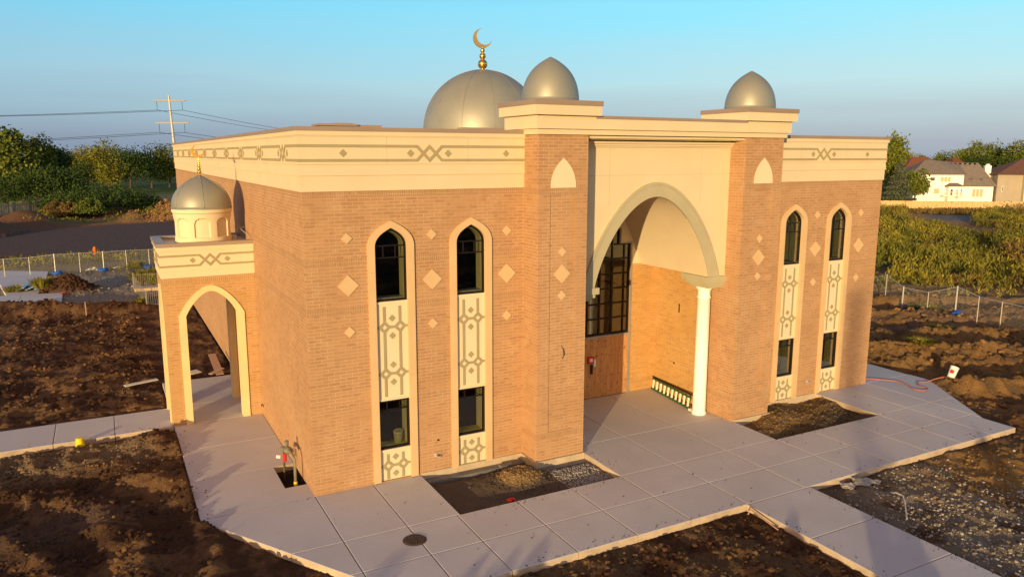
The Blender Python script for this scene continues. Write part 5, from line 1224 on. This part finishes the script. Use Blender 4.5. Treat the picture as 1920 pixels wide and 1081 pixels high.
# gas meter set in the pavement cut-out
e = empty('gas_meter', (-.3, 1.6, -.3), 'green-grey pipe and valve assembly standing in the pavement cut-out by the left wall', 'utility riser')
m = MB(); m.tube([(-.24, 1.08, -.3), (-.24, 1.08, .62), (-.30, 1.16, .78), (-.34, 1.5, .80), (-.34, 1.75, .72)], .038, 10); m.tube([(-.34, 1.95, -.3), (-.34, 1.95, .62), (-.34, 1.62, .70)], .03, 8); m.build('pipe', 'pipegrey', e, smooth=True)
m = MB(); m.sphere((-.32, 1.42, .76), .115, 14, .8); m.sphere((-.36, 1.80, .68), .09, 12, .8); m.lathe([(.001, 0), (.05, 0), (.06, .16), (.001, .17)], (-.34, 1.5, .84), 12); m.tube([(-.50, 1.72, .72), (-.20, 1.72, .72)], .03, 8); m.build('regulator', 'pipegrey', e, smooth=True)
m = MB(); m.tube([(-.24, 1.08, -.26), (-.24, 1.08, .02)], .047, 10); m.build('marker_sleeve', 'yellow', e)
m = MB(); m.lathe([(.001, 0), (.05, 0), (.055, .2), (.035, .22), (.001, .22)], (-.36, 1.72, .36), 12); m.build('cap', 'red', e)
m = MB(); m.tube([(-.52, 2.02, .42), (-.42, 1.98, .40)], .05, 10); m.build('plug', 'whitep', e)
# orange hydrant marker
e = empty('hydrant', (-5.0, 56.4, -.15), 'orange hydrant at the near edge of the asphalt lot', 'hydrant')
m = MB(); m.lathe([(.001, 0), (.15, 0), (.15, .05), (.10, .06), (.11, .45), (.14, .47), (.13, .58), (.05, .68), (.001, .70)], (-5.0, 56.4, -.15), 16); m.build('body', 'orange', e, smooth=True)
m = MB(); m.tube([(-5.2, 56.4, .22), (-4.8, 56.4, .22)], .05, 8); m.tube([(-5.0, 56.4, .22), (-5.0, 56.2, .22)], .06, 8); m.build('nozzle', 'orange', e)
# stacked light metal sheets
def sheet_pile():
    e = empty('metal_studs', (-8.75, 38.6, 0), 'pile of light blue-grey metal sheets lying on the unfinished walk', 'sheet metal')
    for k in range(7):
        m = MB(); x = -9.25+.16*k; z = .02+.06*(k % 3); F_ = lambda a, b, c: (x+a+.10*b, 37.4+b, z+c)
        vs = [F_(a, b, c) for c in (0, .05) for b in (0, 2.6) for a in (0, .14)]; m.add(vs, [(0,2,3,1), (4,5,7,6), (0,1,5,4), (2,6,7,3), (0,4,6,2), (1,3,7,5)]); m.build('sheet', 'tin', e)
sheet_pile()
m = MB(); m.box(-5.33, -5.28, 27.27, 27.32, -.1, .72); T(m, 'survey_stake', 'board', 'thin wooden stake upright on the dirt berm at the left', 'stake')
for x, y, lb in ((-7.35, 45.1, 'blue sandbag at the thick post next to the unfinished walk'), (-4.45, 45.1, 'blue sandbag at the middle post of the left mesh fence'), (-1.45, 45.2, 'blue sandbag at the post nearest the porch roof'), (35.5, 9.05, 'blue sandbag at the far thick post of the right mesh fence'), (35.2, 5.75, 'blue sandbag at the near thick post of the right mesh fence')):
    z = float(hz(x, y)[0]); m = MB(); m.sphere((0, 0, 0), .5, 14); m.v = [(x+a*.75*(1+.12*math.sin(7*b)), y+b*.45, z+.10+c*.28+.03*math.sin(9*a)) for a, b, c in m.v]; T(m, 'sandbag', 'blue', lb, 'sandbag', 'blue sandbags at the fence posts', True)
def rag(x, y, s, mt, lb, nm, cat, z=None):
    z = float(hz(x, y)[0]) if z is None else z; m = MB(); n = 7; vs = []
    for i in range(n):
        for j in range(n): vs.append((x+(i/(n-1)-.5)*s, y+(j/(n-1)-.5)*s*.7, z+.03+.22*s*random.random()*math.sin(math.pi*i/(n-1))))
    m.add(vs, [(i*n+j, i*n+j+1, (i+1)*n+j+1, (i+1)*n+j) for i in range(n-1) for j in range(n-1)]); m.add([(a, b, c-.02) for a, b, c in vs], [(i*n+j, (i+1)*n+j, (i+1)*n+j+1, i*n+j+1) for i in range(n-1) for j in range(n-1)]); T(m, nm, mt, lb, cat)
rag(-5.1, 45.9, 1.0, 'cloth', 'white and grey crumpled sheet by the left mesh fence', 'plastic_sheet', 'debris'); rag(-3.4, 46.2, .7, 'cloth', 'pale rubbish heap right of the crumpled sheet', 'rubbish_heap', 'debris'); rag(-6.6, 35.3, .35, 'red', 'small red scrap at the foot of the brown mound', 'red_scrap', 'debris')
rag(-1.75, 12.35, .42, 'cloth', 'crumpled white rag on the soil behind the porch', 'rag', 'debris'); rag(4.35, -2.2, .22, 'red', 'red scrap at the edge of the left planting pit', 'red_scrap', 'debris', -.16)
def plank(x0, y0, z0, x1, y1, z1, wd, mt, lb, nm='plank', cat='plank', th=.03):
    a = Vector((x0, y0, z0)); b = Vector((x1, y1, z1)); d = (b-a).normalized(); s = d.cross(Vector((0, 0, 1))).normalized()*wd/2; u = s.cross(d).normalized()*th
    if u.z < 0: u = -u
    m = MB(); m.add([a-s, a+s, b+s, b-s, a-s+u, a+s+u, b+s+u, b-s+u], [(0,1,2,3), (4,5,6,7), (0,1,5,4), (1,2,6,5), (2,3,7,6), (3,0,4,7)]); T(m, nm, mt, lb, cat)
plank(-.62, 12.3, .02, -.62, 14.6, .28, .28, 'board', 'reddish wooden plank leaning on the soil seen through the porch arch')
plank(-2.2, 12.65, .06, -1.3, 12.95, .08, .45, 'cloth', 'pale flat board lying on the soil behind the porch'); plank(-.95, 12.45, .03, -.45, 12.8, .12, .2, 'board', 'short wooden offcut at the foot of the leaning plank'); plank(-3.9, 12.3, .03, -2.8, 12.6, .05, .22, 'cloth', 'grey board on the soil just left of the porch'); plank(-1.6, 17.6, .05, -1.3, 17.7, .07, .14, 'cloth', 'small pale chip of board on the dark soil')
m = MB(); m.tube([(13.0, -6.55, -.02), (12.95, -6.8, .01), (12.75, -7.0, .0), (12.3, -7.35, -.02), (11.95, -7.62, -.02)], .018, 6); T(m, 'conduit', 'cloth', 'thin bent pale conduit lying beside the front walk', 'conduit')
m = MB(); m.tube([(8.95, -5.6, -.1), (9.02, -5.58, .02), (8.97, -6.5, -.08)], .02, 5); T(m, 'form_stake', 'board', 'short wooden form stake lying against the edge of the front walk', 'stake')
for x, y, r_, lb in ((12.4, -5.62, .15, 'flat pale rock against the pavement edge, left of its larger neighbour'), (12.9, -5.66, .2, 'largest flat pale rock against the front pavement edge'), (13.3, -5.75, .12, 'small rock beside the largest pale rock')):
    m = MB(); z = float(hz(x, y)[0]); m.add([(x+v[0]*r_*1.3, y+v[1]*r_, z+v[2]*r_*.7+.05) for v in VAR[1]], [tuple(f) for f in IF]); T(m, 'rock', 'stonegrey', lb, 'rock', 'rocks along the pavement edge')
m = MB(); m.box(5.0, 5.35, -.42, -.22, -.16, -.05); T(m, 'broken_block', 'footing', 'dark lump of concrete in the hollow of the left planting pit', 'concrete lump')
m = MB(); m.box(2.9, 5.79, -.30, -.05, -.42, -.12); m.box(5.5, 7.5, -1.05, -.85, -.42, -.13); T(m, 'footing', 'footing', 'grey footing exposed along the wall in the left planting pit', 'footing')
# power pole with wires
px_, py_ = 15.7, 224.0
e = empty('power_pole', (px_, py_, -.2), 'tall pale steel power pole with two crossarms beyond the trees', 'power pole')
m = MB(); m.tube([(px_, py_, -.3), (px_-.9, py_, 24.6)], .55, 10, .26); m.build('pole', 'steel', e)
pd_ = Vector((.88, -.47, 0))
for k, z in enumerate((23.2, 17.0)):
    c = Vector((px_-.85 if k == 0 else px_-.6, py_, z)); m = MB(); a = c-pd_*4.6; b = c+pd_*(4.6 if k == 0 else 4.9); m.tube([a, c, b], .22, 6); m.build('crossarm', 'steel', e)
    for s in (-3.6, 3.6):
        m = MB(); q_ = c+pd_*s; m.tube([q_, q_-Vector((0, 0, 2.6))], .06, 5); m.build('insulator', 'frame', e)
M['cable'] = plain('cable', (.06,.065,.08), .6, .1, 1)
for k, z in enumerate((20.6, 14.4)):
    for s in (-3.6, 3.6):
        c = Vector((px_-.8, py_, z))+pd_*s; nm = ('upper', 'lower')[k]+' '+('left', 'right')[s > 0]
        for dr, far in ((-1, Vector((-150, 170, z-1.0))), (1, Vector((150, 420, z+1.0)))):
            pts = [c.lerp(far+pd_*s, i/24)-Vector((0, 0, 4.2*math.sin(math.pi*i/24)**1)) for i in range(25)]
            m = MB(); m.tube(pts, .055, 4); T(m, 'power_line', 'cable', f'thin dark cable from the {nm} insulator of the power pole running to the '+('left' if dr < 0 else 'right'), 'power line', 'power lines')
